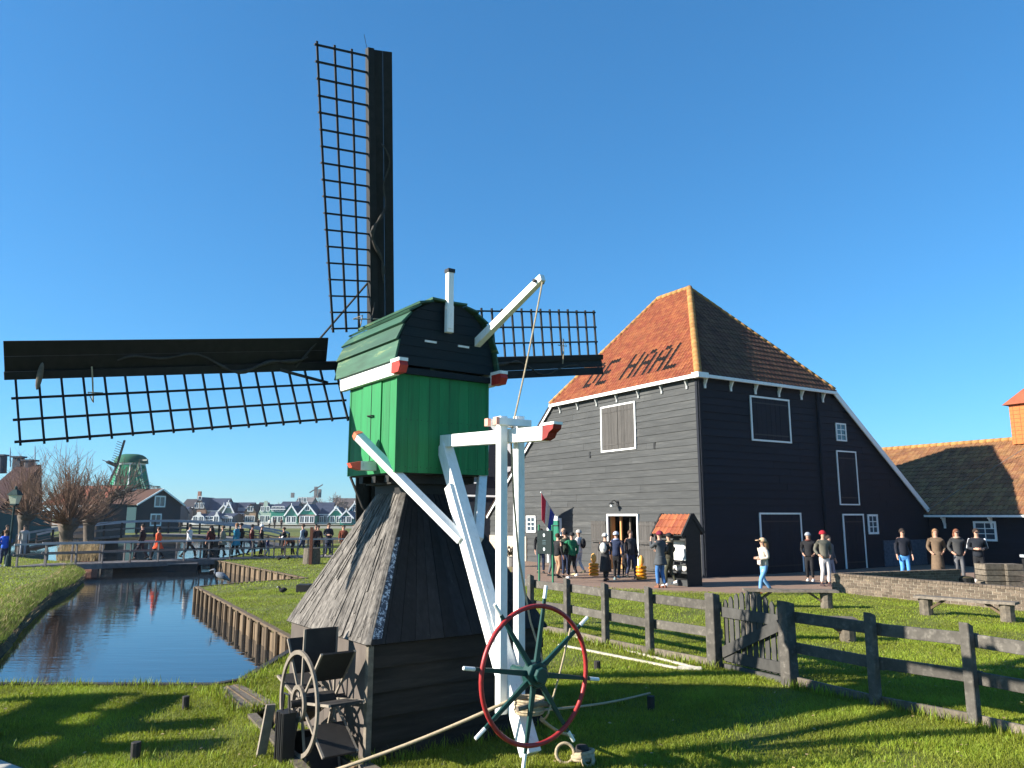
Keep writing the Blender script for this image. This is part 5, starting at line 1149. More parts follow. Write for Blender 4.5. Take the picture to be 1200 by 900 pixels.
# ------------------------------------------------------------------ bridges
def bridge1():
    t = thing('timber_footbridge', 'long low timber footbridge with grey railings crossing the canal, people walking over it', 'footbridge', G(213,657))
    dz = .06; L0, L1 = G(14,664,dz), G(420,652,dz); mid = G(230,656,dz); P = [L0, G(120,660,dz), G(230,656,dz), G(330,653,dz), L1]; off = V((0,2.1,0))
    mb = MB()
    for a, b in zip(P[:-1], P[1:]):
        n = int((b-a).length/.22)
        for i in range(n): u0, u1 = i/n, (i+.93)/n; z = random.uniform(0,.008); q = [a.lerp(b,u0), a.lerp(b,u1), a.lerp(b,u1)+off, a.lerp(b,u0)+off]; mb.hexa([x-Z*.05 for x in q], [x+Z*z for x in q])
    mb.build('deck', M['bridge'], t)
    mb = MB()
    for a, b in zip(P[:-1], P[1:]):
        for o in (0,.999): mb.beam(a+off*o-Z*.14-V((0,.04,0))*(1-2*o), b+off*o-Z*.14-V((0,.04,0))*(1-2*o), .10, .22)
    mb.build('side_girder', M['bridge'], t)
    for o, nm in ((0,'near'),(1,'far')):
        for px in (24,56,91,123,154,186,217,246,270,296,322,350,380,408):
            k = (px-14)/(420-14); base = L0.lerp(L1,k); 
            for a, b in zip(P[:-1],P[1:]):
                ra = (a.x/a.y, b.x/b.y); x_ = (px-600)/915
                if ra[0] <= x_ <= ra[1]: base = a.lerp(b,(x_-ra[0])/(ra[1]-ra[0]))
            mb = MB(); mb.beam(base+off*o-Z*.2, base+off*o+Z*.92, .07, .07, side=V((1,0,0))); mb.build('railing_post', M['bridge'], t)
        for z, h, m_ in ((.95,.07,'bridgerail'),(.50,.06,'bridge')):
            mb = MB()
            for a, b in zip(P[:-1], P[1:]): mb.beam(a+off*o+Z*z, b+off*o+Z*z, .08, h)
            mb.build('railing', M[m_], t)
    for px in (100,208,218,262,268):
        p = G(px,656,0); 
        for o in (.3,1.8): mb = MB(); mb.tube([p+V((0,o,-1.2)), p+V((0,o,.0))], .14, 8); mb.build('pile', M['darkwood'], t)
    p = G(213,656,0); mb = MB(); mb.box(p+V((0,1.05,-.35)), V((.25,0,0)), V((0,1.0,0)), Z*.35); mb.build('trestle', M['darkwood'], t)
bridge1()
def bridge2():
    t = thing('arched_footbridge', 'farther arched timber footbridge with a pale handrail behind the people', 'footbridge', V((-24,55,0)))
    def pt(u): return V((-33.5+u*16.5, 53+4.5*u, .95*math.sin(PI*min(1,max(0,u)))**.8+.04))
    n = 24; off = V((0,2.2,0)); mb = MB(); 
    for i in range(n): a, b = pt(i/n), pt((i+1)/n); q = [a,b,b+off,a+off]; mb.hexa([x-Z*.16 for x in q],[x for x in q])
    mb.build('deck', M['bridge'], t)
    for o in (0,1):
        mb = MB(); 
        for i in range(n): a, b = pt(i/n), pt((i+1)/n); mb.beam(a+off*o+Z*.93, b+off*o+Z*.93, .14, .15, side=V((0,0,1)))
        mb.build('handrail', M['bridgerail'], t); mb = MB()
        for i in range(n): a, b = pt(i/n), pt((i+1)/n); mb.beam(a+off*o+Z*.45, b+off*o+Z*.45, .06, .08)
        mb.build('rail', M['bridge'], t)
        for i in range(0,n+1,3): mb = MB(); a = pt(i/n)+off*o; mb.beam(a-Z*.2, a+Z*.95, .11, .11, side=V((1,0,0))); mb.build('railing_post', M['darkwood'], t)
    for u in (.3,.7): a = pt(u); mb = MB(); mb.box(V((a.x,a.y+1.1,(a.z-1)/2)), V((.2,0,0)), V((0,1.0,0)), Z*(a.z+.7)/2); mb.build('trestle', M['darkwood'], t)
bridge2()
pn = thing('moored_pontoon', 'long dark timber pontoon floating under the footbridge', 'pontoon', G(176,668,WATER)); a, b = G(127,671,WATER), G(226,669,WATER); mb = MB(); mb.beam(a+Z*.12+V((0,.6,0)), b+Z*.12+V((0,.6,0)), 1.1, .42); mb.build('hull', M['darkwood'], pn); mb = MB(); mb.beam(a+Z*.35+V((0,.6,0)), b+Z*.35+V((0,.6,0)), 1.15, .05); mb.build('deck', M['bridge'], pn)
mb = MB(); mb.box(G(100,668,WATER)+V((0,.3,.15)), V((.32,0,0)), V((0,.3,0)), Z*.42); tag(mb.build('brick_pier', M['redbrick']), 'small red brick pier standing in the water under the footbridge', 'pier')
# stump with post
st = thing('timber_block', 'cut tree stump block with a thin rusty post on the lawn beyond the inlet', 'stump', G(365,661)); p = G(365,661); mb = MB(); mb.tube([p, p+Z*.75], [.42,.38], 12); mb.build('stump', M['wood'], st); mb = MB(); mb.beam(p+V((.05,-.40,0)), p+V((.05,-.40,1.75)), .14, .1); mb.build('post', cmat((.10,.035,.02)), st)
# ------------------------------------------------------------------ lamp post
lp = thing('street_lamp', 'old style lamp post with pale lantern at the left end of the footbridge', 'lamp', G(10,664)); p = G(9,664); 
mb = MB(); mb.tube([p, p+Z*.5, p+Z*.55, p+Z*2.75], [.13,.11,.06,.045], 10); mb.build('pole', cmat((.01,.035,.035)), lp)
mb = MB(); mb.box(p+Z*2.62, V((.30,0,0)), V((0,.02,0)), Z*.02); mb.build('ladder_bar', cmat((.01,.035,.035)), lp)
mb = MB(); q4 = lambda w_, z: [p+V((x*w_,y*w_,z)) for x,y in ((-1,-1),(1,-1),(1,1),(-1,1))]; mb.hexa(q4(.12,2.82), q4(.20,3.22)); mb.build('lantern_glass', cmat((.55,.55,.42),.3), lp)
mb = MB(); mb.hexa(q4(.25,3.23), q4(.08,3.48)); mb.tube([p+Z*3.45, p+Z*3.58, p+Z*3.66], [.05,.07,.01], 8); mb.hexa(q4(.14,2.76), q4(.13,2.83)); mb.build('lantern_cap', cmat((.01,.035,.035)), lp)
# ------------------------------------------------------------------ houses
def house(px0, px1, yb, ye, yr, Y, wall, roof, style='gable', label='', trim=True, wins=(), base=None, dep=8, name='village_house', group='houses across the river', z0=0):
    """front faces the viewer. gable: ridge runs away from the viewer; eaves: ridge parallel to the picture"""
    a, b = AT(px0,yb,Y), AT(px1,yb,Y); x0, x1 = a.x, b.x; ze = AT((px0+px1)/2,ye,Y).z; zr = AT((px0+px1)/2,yr,Y).z; xm = (x0+x1)/2; W_ = x1-x0
    t = thing(name, label, 'house', (xm,Y,z0), group); wm = cmat(wall); rm_ = M['navy'] if roof is None else cmat(roof)
    mb = MB()
    if style == 'gable': mb.prism([V((x0,Y,z0)),V((x1,Y,z0)),V((x1,Y,ze)),V((xm,Y,zr)),V((x0,Y,ze))], V((0,dep,0)))
    elif style == 'bell': mb.prism([V((x0,Y,z0)),V((x1,Y,z0)),V((x1,Y,ze)),V((xm+W_*.30,Y,ze+(zr-ze)*.45)),V((xm+W_*.16,Y,ze+(zr-ze)*.62)),V((xm+W_*.12,Y,zr)),V((xm-W_*.12,Y,zr)),V((xm-W_*.16,Y,ze+(zr-ze)*.62)),V((xm-W_*.30,Y,ze+(zr-ze)*.45)),V((x0,Y,ze))], V((0,.3,0))); mb.prism([V((x0,Y+.31,z0)),V((x1,Y+.31,z0)),V((x1,Y+.31,ze)),V((xm,Y+.31,ze+(zr-ze)*.7)),V((x0,Y+.31,ze))], V((0,dep,0)))
    else: mb.prism([V((x0,Y,z0)),V((x0,Y+dep,z0)),V((x0,Y+dep,ze)),V((x0,Y+dep/2,zr-.05)),V((x0,Y,ze))], V((W_,0,0)))
    mb.build('wall', wm, t)
    rf = MB(); o = .28
    if style in ('gable','bell'):
        zz = zr if style == 'gable' else ze+(zr-ze)*.7; y0 = Y-.25 if style == 'gable' else Y+.35
        for s_ in (-1,1):
            e = xm+s_*(W_/2+o); zl = ze-(zz-ze)/(W_/2)*o; q = [V((e,y0,zl)),V((xm,y0,zz)),V((xm,Y+dep+.2,zz)),V((e,Y+dep+.2,zl))]; rf.prism(q, Z*.14)
    else:
        sl_ = (zr-ze)/(dep/2)
        for s_ in (-1,1): yy = Y+dep/2+s_*(dep/2+.35); zl = ze-sl_*.35; rf.prism([V((x0-.2,yy,zl)),V((x1+.2,yy,zl)),V((x1+.2,Y+dep/2,zr)),V((x0-.2,Y+dep/2,zr))], Z*.14)
    rf_ = rf.build('roof', rm_, t)
    if trim and style == 'gable':
        for s_ in (-1,1): mb = MB(); mb.beam(V((xm+s_*(W_/2+.3),Y-.30,ze-.15)), V((xm,Y-.30,zr+.12)), .10, .34, side=V((0,1,0))); mb.build('bargeboard', M['white'], t)
        mb = MB(); mb.tube([V((xm,Y-.3,zr)), V((xm,Y-.3,zr+.7))], .09, 5); mb.build('finial', M['white'], t)
    if trim and style == 'eaves': mb = MB(); mb.box(V((xm,Y-.38,ze-.18)), V((W_/2+.2,0,0)), V((0,.05,0)), Z*.10); mb.build('gutter', M['white'], t)
    if base: mb = MB(); mb.box(V((xm,Y-.02,(ze-z0)*base[0]/2+z0)), V((W_/2-.02,0,0)), V((0,.06,0)), Z*((ze-z0)*base[0]/2)); mb.build('ground_floor', cmat(base[1]), t)
    for (u, z_, w_, h_) in wins:
        cx = x0+W_*u; cz = z0+z_; mb = MB(); mb.box(V((cx,Y-.12,cz)), V((w_/2,0,0)), V((0,.04,0)), Z*h_/2); wi = mb.build('window', M['glass'], t)
        mb = MB()
        for s_ in (-1,1): mb.box(V((cx+s_*w_/2,Y-.15,cz)), V((.07,0,0)), V((0,.04,0)), Z*(h_/2+.07)); mb.box(V((cx,Y-.152,cz+s_*h_/2)), V((w_/2,0,0)), V((0,.04,0)), Z*.07)
        mb.box(V((cx,Y-.15,cz)), V((.04,0,0)), V((0,.03,0)), Z*h_/2); mb.build('window_frame', M['white'], wi)
    return t, xm, zr
GN = (.03,.16,.11); PG = (.36,.45,.36); BRK = (.26,.16,.11); WH = (.6,.6,.56); CR = (.45,.40,.28); DB = (.03,.08,.12)
w2_ = ((.28,1.3,1.1,1.5),(.72,1.3,1.1,1.5)); w3_ = ((.2,1.3,1.0,1.5),(.5,1.2,1.0,2.0),(.8,1.3,1.0,1.5)); up_w = ((.28,1.3,1.1,1.5),(.72,1.3,1.1,1.5),(.5,4.0,1.0,1.3))
HY = 200
house(178,189,615,600,592,HY,(.25,.42,.33),None,'gable','small pale green gabled house at the left end of the village row',wins=w2_)
house(188,205,616,601,590,HY+3,(.05,.07,.09),None,'eaves','dark slate roofed house second from the left in the village row',wins=w3_)
house(200,214,614,602,594,HY+12,WH,None,'eaves','white walled house with slate roof behind the left of the row',wins=((.3,4.0,1,1),(.7,4.0,1,1)))
house(211,228,614,594,585,HY+22,(.22,.18,.15),(.05,.045,.05),'eaves','brown house with dark roof rising behind the white walled one',wins=())
t_, xm, zr = house(225,240,614,596,583,HY+15,BRK,None,'gable','tall red brick gabled house with a chimney, highest in the left of the row',trim=False,wins=((.3,5,1,1.4),(.7,5,1,1.4),(.5,7,.9,1)),dep=10)
mb = MB(); mb.box(V((xm-.6,HY+16,zr+.6)), V((.4,0,0)), V((0,.4,0)), Z*1.1); mb.build('chimney', M['redbrick'], t_)
house(239,260,614,598,584,HY+16,(.20,.14,.11),None,'eaves','long slate roof adjoining the tall brick gable on its right side',wins=((.3,3,1,1.3),(.7,3,1,1.3)),dep=11)
house(224,240,616,608,600,HY-2,WH,None,'bell','white house with rounded gable front and dark bands, low in front of the brick gable',wins=w2_,trim=False)
house(240,250,616,608,600,HY-1,(.05,.07,.10),None,'eaves','small dark roofed annex right of the rounded white gable',wins=w2_)
house(249,257,616,607,600,HY-2,WH,None,'bell','narrow white gabled house right of the small dark annex',wins=((.5,1.3,1.2,1.6),),trim=False)
house(257,272,616,606,602,HY,(.06,.09,.11),None,'eaves','low slate roofed house right of the narrow white gable',wins=w3_)
house(255,268,614,600,592,HY+12,CR,(.25,.22,.16),'gable','cream coloured gable peeping over the low slate roof',wins=())
house(261,273,614,602,589,HY+8,(.30,.36,.25),None,'gable','pale green gable with white edges at the left of the big slate roof',wins=((.5,5,1.1,1.3),(.5,1.6,3,2)))
t_, xm, zr = house(272,291,614,601,589,HY+10,(.07,.09,.12),None,'eaves','big slate roofed house with dormer in the middle of the row',wins=((.3,2,1.2,1.6),(.7,2,1.2,1.6)),dep=9)
mb = MB(); mb.box(V((xm+.5,HY+11.5,zr-2.0)), V((1.6,0,0)), V((0,1,0)), Z*.7); mb.build('dormer', cmat((.25,.28,.32)), t_)
house(286,299,616,600,591,HY+4,(.33,.22,.13),(.10,.06,.04),'gable','ochre brick house with a broad gable right of the big slate roof',trim=False,wins=((.3,1.4,1.2,1.5),(.7,1.4,1.2,1.5),(.5,4,1.4,1.2)))
house(298,308,614,601,589,HY+9,(.10,.07,.06),(.05,.04,.05),'eaves','narrow dark hipped roof right of the ochre brick house',wins=())
house(302,318,616,601,587,HY+4,PG,None,'bell','pale green bell gabled house, the tallest bell shape in the row',wins=((.3,1.4,1.1,1.6),(.7,1.4,1.1,1.6),(.3,4,.8,1.2),(.7,4,.8,1.2)),trim=False)
house(317,333,616,596,591,HY+3,(.03,.22,.16),None,'eaves','two storey green house with white ground floor right of the bell gable',wins=((.2,4,1,1.2),(.5,4,1,1.2),(.8,4,1,1.2),(.3,1.3,1.2,1.5),(.7,1.3,1.2,1.5)),base=(.45,WH))
house(326,346,614,596,588,HY+14,(.10,.10,.11),None,'eaves','slate roofed house behind the two storey green house',wins=())
house(334,348,616,604,593,HY-1,(.06,.25,.18),None,'gable','green gabled cottage with white lower walls and a veranda',wins=up_w[:2],base=(.8,(.45,.5,.45)))
house(350,369,616,603,591,HY-2,(.04,.30,.20),None,'gable','green gable with bold white edges and a brown brick ground floor',wins=((.2,1.3,1.1,1.6),(.5,1.3,1.1,1.6),(.8,1.3,1.1,1.6),(.5,4.2,1.2,1.3)),base=(1.0,(.22,.16,.13)))
house(366,387,614,600,589,HY+7,(.04,.07,.12),None,'eaves','broad dark slate roof between the two groups of green gables',wins=((.2,1.5,1.1,1.5),(.5,1.5,1.1,1.5),(.8,1.5,1.1,1.5)))
house(374,388,616,602,594,HY+1,(.03,.10,.20),None,'eaves','low dark blue boarded house in front of the broad slate roof',wins=w3_)
house(385,402,616,605,595,HY-1,(.03,.25,.16),None,'gable','green gable with white edges, second from the right in the row',wins=((.25,1.3,1.1,1.6),(.7,1.3,1.3,1.6),(.5,4,.9,.9)),base=(.5,(.3,.33,.25)))
house(398,413,617,607,599,HY-8,(.02,.20,.14),None,'gable','small dark green gable in front of the right end of the row',wins=w2_)
house(405,425,616,603,590,HY+3,(.03,.22,.20),None,'gable','large teal green gable at the right end, partly hidden by the mill',wins=up_w)
t_, xm, zr = house(345,364,612,590,583,HY+40,(.20,.18,.17),(.16,.15,.15),'eaves','grey building with scaffold like turret rising behind the green gables',wins=((.3,7,1,1.3),(.6,7,1,1.3)),trim=False)
mb = MB(); 
for dx, hh in ((-4,1.5),(3.2,3.4),(4.4,2.6)): mb.box(V((xm+dx,HY+42,zr+hh/2)), V((.45,0,0)), V((0,.45,0)), Z*hh/2)
mb.build('turret', cmat((.2,.19,.19)), t_); mb = MB(); mb.beam(V((xm+1.5,HY+41,zr+1.5)), V((xm+5.5,HY+41,zr+4.0)), .3, .3); mb.build('crane_jib', cmat((.12,.12,.13)), t_)
house(388,425,612,594,584,HY+55,(.14,.12,.12),(.09,.075,.075),'eaves','long brown roofed building behind the right half of the row',wins=(),trim=False)
# river wall
mb = MB(); mb.box(V((-60,199.3,.25)), V((70,0,0)), V((0,.2,0)), Z*.3); tag(mb.build('quay_wall', M['stone']), 'long pale quay wall along the river in front of the village houses', 'quay wall')
mb = MB(); mb.box(V((-60,139.6,.18)), V((75,0,0)), V((0,.15,0)), Z*.22); tag(mb.build('dyke_kerb', M['stone']), 'pale kerb along the dyke road beyond the meadow', 'kerb')
# ------------------------------------------------------------------ green boarded house with smock mill
BX = 104; gh = thing('boarded_workshop', 'dark green boarded workshop with brown tiled roof below the smock windmill', 'workshop', V((AT(160,620,BX).x,BX,0)))
def XZ(px, py, Y=BX): return AT(px,py,Y)
ze, zr = XZ(140,590).z, XZ(150,573).z; WC0 = V((XZ(158,620).x, BX, 0)); dl = V((-.94,.34,0)); dg_ = V((.34,.94,0)); LL, GW = 11.0, 8.0
def WS(a, g, z): return WC0+dl*a+dg_*g+Z*z
nl, ng = -dg_, -dl
mb = MB(); mb.prism([WS(0,0,0),WS(LL,0,0),WS(LL,0,ze),WS(0,0,ze)], dg_*.2); mb.build('long_wall', cmat((.015,.06,.07)), gh)
mb = MB(); mb.prism([WS(0,0.01,0),WS(0,GW,0),WS(0,GW,ze),WS(0,GW/2,zr),WS(0,0.01,ze)], dl*.2); mb.build('gable_wall', cmat((.008,.025,.035)), gh)
rw = MB(); 
for g_, gs in ((-.35,1),(GW+.35,-1)): rw.prism([WS(-.3,g_,ze-.2),WS(LL+4,g_,ze-.2),WS(LL+4,GW/2,zr+.05),WS(-.3,GW/2,zr+.05)], Z*.15)
rw.build('roof', cmat((.085,.042,.03),.9,.3), gh)
for g_ in (-.35,GW+.35): mb = MB(); mb.beam(WS(-.4,g_,ze-.2), WS(-.4,GW/2,zr+.1), .08, .20, side=dl); mb.build('bargeboard', M['white'], gh)
def wwin(p, u, n_, w_, h_):
    mb = MB(); mb.box(p+n_*.05, u*w_, n_*.04, Z*h_); wi = mb.build('window', M['glass'], gh); mb = MB()
    for s_ in (-1,1): mb.box(p+n_*.1+u*s_*w_, u*.09, n_*.04, Z*(h_+.09)); mb.box(p+n_*.103+Z*s_*h_, u*w_, n_*.04, Z*.09)
    mb.box(p+n_*.09, u*.05, n_*.03, Z*h_); mb.build('window_frame', M['white'], wi)
wwin(WS(3.2,0,3.1), dl, nl, 1.0, .7); wwin(WS(0,3.9,4.2), dg_, ng, .9, .7); wwin(WS(0,3.4,1.7), dg_, ng, .9, .75)
bl = thing('long_tiled_house', 'low brown boarded house with a long red brown tiled roof behind the willow', 'house', V((XZ(85,620,80).x,80,0)))
mb = MB(); a, b = XZ(70,620,80).x, XZ(113,620,80).x; mb.prism([V((a,80,0)),V((b,80,0)),V((b,80,XZ(90,590,80).z)),V((a,80,XZ(90,590,80).z))], V((0,6,0))); mb.build('wall', cmat((.05,.04,.035)), bl)
mb = MB(); z0_, z1_ = XZ(90,592,80).z, XZ(90,571,86).z; mb.prism([V((a-2,79.6,z0_)),V((b+.3,79.6,z0_)),V((b-.3,86,z1_)),V((a-2,86,z1_))], Z*.15); mb.build('roof', cmat((.28,.09,.05),.9,.3), bl)
mb = MB(); mb.box(V(((a+b)/2,79.5,z0_-.05)), V(((b-a)/2,0,0)), V((0,.05,0)), Z*.12); mb.build('gutter', M['white'], bl)
lh = thing('dark_roofed_house', 'house with a dark red roof and three round chimneys at the left edge', 'house', V((XZ(10,620,66).x,66,0)))
a, b = XZ(-40,620,66).x, XZ(45,620,72).x; z0_, z1_ = XZ(20,598,66).z, XZ(20,547,72).z
mb = MB(); mb.box(V(((a+b)/2,70,z0_/2)), V(((b-a)/2,0,0)), V((0,4,0)), Z*z0_/2); mb.build('wall', cmat((.02,.08,.075)), lh); mb = MB(); mb.prism([V((a,65.6,z0_-.2)),V((b+.2,65.6,z0_-.2)),V((b-.3,72,z1_)),V((a,72,z1_))], Z*.2); mb.prism([V((a,65.6,z0_-.2)),V((a,72,z1_)),V((b-.3,72,z1_)),V((b+.2,72,z0_))], Z*-.05); mb.build('roof', cmat((.05,.022,.022),.9,.25), lh)
for px, py, w_, r in ((3,534,.30,1),(22,536,.33,0),(35,540,.36,1)):
    mb = MB(); p = XZ(px,547,72); q = XZ(px,py,72); mb.tube([p-Z*.6, q], w_*1.3, 12) if r else mb.beam(p-Z*.6, q, w_*2.1, w_*2.1, side=V((1,0,0))); mb.box(q+Z*.03, V((w_*1.5,0,0)), V((0,w_*1.5,0)), Z*.07); mb.build('chimney', cmat((.06,.07,.09)), lh)
for px, py, yb_ in ((12,530,547),(41,528,590)):
    mb = MB(); mb.tube([XZ(px,yb_,71.8), XZ(px,py,71.8), XZ(px,py-6,71.8)], [.06,.05,.02], 5); mb.build('weathervane_pole', cmat((.3,.32,.36)), lh)
# smock mill
smk = thing('green_smock_windmill', 'distant green smock windmill with dark sails rising behind the boarded workshop', 'windmill', V((XZ(149,620,112).x,112,0)))
Ys = 112; sx = lambda px: XZ(px,600,Ys).x; xc = sx(149); zz = lambda py: XZ(149,py,Ys).z
def octa(mb, r0, z0, r1, z1): mb.hexa; vs = [V((xc+r*math.cos(PI/8+k*PI/4), Ys+r*math.sin(PI/8+k*PI/4), z)) for r, z in ((r0,z0),(r1,z1)) for k in range(8)]; mb.add(vs, [(k,(k+1)%8,8+(k+1)%8,8+k) for k in range(8)]+[tuple(range(8))[::-1],tuple(range(8,16))])
mb = MB(); octa(mb, 2.75, zz(574), 1.85, zz(545)); mb.build('smock_tower', cmat((.012,.19,.10)), smk)
mb = MB(); octa(mb, 1.9, zz(545), 1.95, zz(542)); mb.build('curb_band', M['white'], smk)
mb = MB(); 
for k in range(8):
    a = PI/8+k*PI/4; mb.tube([V((xc+2.8*math.cos(a), Ys+2.8*math.sin(a), zz(574))), V((xc+1.88*math.cos(a), Ys+1.88*math.sin(a), zz(545)))], .07, 4)
mb.build('corner_batten', M['white'], smk)
mb = MB(); octa(mb, 4.2, zz(575.5), 4.2, zz(573.5)); mb.build('gallery_deck', M['white'], smk); mb = MB()
for k in range(24): a = 2*PI*k/24; mb.tube([V((xc+4.1*math.cos(a),Ys+4.1*math.sin(a),zz(574))), V((xc+4.1*math.cos(a),Ys+4.1*math.sin(a),zz(570)))], .05, 4)
mb.ring(V((xc,Ys,zz(570))), V((1,0,0)), V((0,1,0)), 4.1, .06, 24, 4); mb.build('gallery_railing', M['wood'], smk)
mb = MB(); octa(mb, 3.9, 2.0, 3.3, zz(575)); mb.build('base', cmat((.02,.06,.06)), smk)
mb = MB(); mb.smooth = True; vs = []; 
for i in range(7):
    u = i/6; r = 2.05*math.cos(u*PI/2)**.6; z = zz(543)+(zz(532)-zz(543))*math.sin(u*PI/2)
    for k in range(12): vs.append(V((xc+r*math.cos(2*PI*k/12)*1.15, Ys+r*math.sin(2*PI*k/12), z)))
mb.add(vs, [(i*12+k,i*12+(k+1)%12,(i+1)*12+(k+1)%12,(i+1)*12+k) for i in range(6) for k in range(12)]); mb.build('cap', cmat((.015,.10,.06)), smk)
hub = XZ(137,546,Ys-2.6)
for q, w_ in ((XZ(146,516,Ys-3.6),.5),(XZ(123,576,Ys-2.2),.5),(XZ(126,541,Ys-5.5),.9)):
    mb = MB(); mb.beam(hub, q, w_*.5, .25, side=V((1,0,.4))); e = (q-hub).normalized(); f = e.cross(V((0,1,0))).normalized()
    for k in range(9):
        c_ = hub.lerp(q,.15+.09*k); mb.beam(c_, c_+f*1.0, .07, .07)
    mb.build('sail', cmat((.05,.05,.06)), smk)
mb = MB(); mb.beam(XZ(160,540,Ys-.5), XZ(173,539,Ys-1.5), .2, .2); mb.build('tail_spar', cmat((.2,.22,.2)), smk)
for q0_, q1_ in (((160,542),(168,573)),((158,545),(163,573)),((160,540),(171,573))): mb = MB(); mb.beam(XZ(*q0_,Ys-1.2), XZ(*q1_,Ys-4), .14, .14); mb.build('tail_pole', cmat((.08,.2,.14)), smk)
# ------------------------------------------------------------------ birds
hn = thing('grey_heron', 'grey heron standing on the corner of the timber bank wall above the water', 'heron', G(258,694)); b0 = G(256,692)
mb = MB(); mb.smooth = True; mb.tube([b0+.8*V((.44,0,.36)), b0+.8*V((.30,0,.46)), b0+.8*V((.10,0,.56)), b0+.8*V((-.08,0,.62)), b0+.8*V((-.14,0,.66))], [.015,.06,.105,.075,.03], 10)
mb.tube([b0+.8*V((-.12,0,.63)), b0+.8*V((-.20,0,.70)), b0+.8*V((-.17,0,.76)), b0+.8*V((-.22,0,.80)), b0+.8*V((-.28,0,.79)), b0+.8*V((-.42,0,.75))], [.05,.028,.025,.035,.022,.005], 8); mb.build('body', cmat((.17,.19,.22)), hn)
for dx in (0,.07): mb = MB(); mb.tube([b0+.8*V((dx,0,.50)), b0+.8*V((dx+.02,0,.24)), b0+.8*V((dx,0,0)), b0+.8*V((dx-.07,0,.0))], .009, 5); mb.build('leg', cmat((.2,.18,.12)), hn)
mb = MB(); mb.smooth = True; mb.tube([b0+.8*V((.0,-.07,.60)), b0+.8*V((.18,-.08,.50)), b0+.8*V((.40,-.04,.37))], [.03,.06,.01], 8); mb.build('wing', cmat((.07,.08,.10)), hn)
def coot(px, py, s, label, white=True):
    p = G(px,py); t = thing('black_coot', label, 'coot', p); mb = MB(); mb.smooth = True
    mb.tube([p+V((.17,0,.19))*s, p+V((.10,0,.19))*s, p+V((0,0,.17))*s, p+V((-.08,0,.18))*s, p+V((-.12,0,.25))*s, p+V((-.15,0,.29))*s, p+V((-.19,0,.28))*s], [.01*s,.07*s,.10*s,.07*s,.035*s,.04*s,.012*s], 10); mb.build('body', cmat((.012,.012,.014)), t)
    for dx in (0,.05): mb = MB(); mb.tube([p+V((dx,0,.12))*s, p+V((dx,0,0))*s], .008*s, 4); mb.build('leg', cmat((.1,.12,.08)), t)
    mb = MB(); mb.tube([p+V((-.185,0,.285))*s, p+V((-.23,0,.27))*s], [.014*s,.004], 6); mb.build('bill', M['white'], t)
coot(331,697,.8,'black coot grazing alone on the grass tongue beside the canal'); coot(337,657,.9,'black and white bird on the lawn edge near the footbridge end'); coot(327,658,.8,'small black bird left of the other one near the footbridge end')
mb = MB(); p = G(351,694); mb.box(p+Z*.12+V((.15,0,0)), V((.22,0,.0)), V((0,.2,0)), Z*.12); tag(mb.build('dark_box', M['tar'], bevel=.02), 'small dark box on the grass beside the weathered left slope of the mill', 'box')
# ------------------------------------------------------------------ people
JOBS = []
def skin(name, verts, edges, m, parent, sub=1, mats2=None):
    """verts: list of (pos, rx, ry)"""
    me = bpy.data.meshes.new(name); me.from_pydata([v[0] for v in verts], edges, []); o = bpy.data.objects.new('tmp_'+name, me); COL.objects.link(o)
    md = o.modifiers.new('s','SKIN'); sv = me.skin_vertices[0].data if me.skin_vertices else None
    if sv is None:
        me.update()
    for i, v in enumerate(verts): me.skin_vertices[0].data[i].radius = (v[1], v[2]); me.skin_vertices[0].data[i].use_root = (i == 0)
    ss = o.modifiers.new('u','SUBSURF'); ss.levels = sub; ss.render_levels = sub
    JOBS.append((o, name, m, parent))
def flush_skin():
    dg = bpy.context.evaluated_depsgraph_get(); dg.update()
    for o, name, m, parent in JOBS:
        me = bpy.data.meshes.new_from_object(o.evaluated_get(dg)); me.materials.clear(); me.materials.append(m)
        me.polygons.foreach_set('use_smooth', [True]*len(me.polygons)); n = bpy.data.objects.new(name, me); COL.objects.link(n); n.parent = parent
        for k in PENDING.get(id(o), []): pass
    for o, *_ in JOBS: 
        d = o.data; bpy.data.objects.remove(o); bpy.data.meshes.remove(d)
    JOBS.clear()
PENDING = {}
SKIN = mat('skin', (.48,.27,.19), .6, .06, (3,3,3), 2, 0); SKIN2 = mat('tan_skin', (.30,.16,.10), .6, .06, (3,3,3), 2, 0)
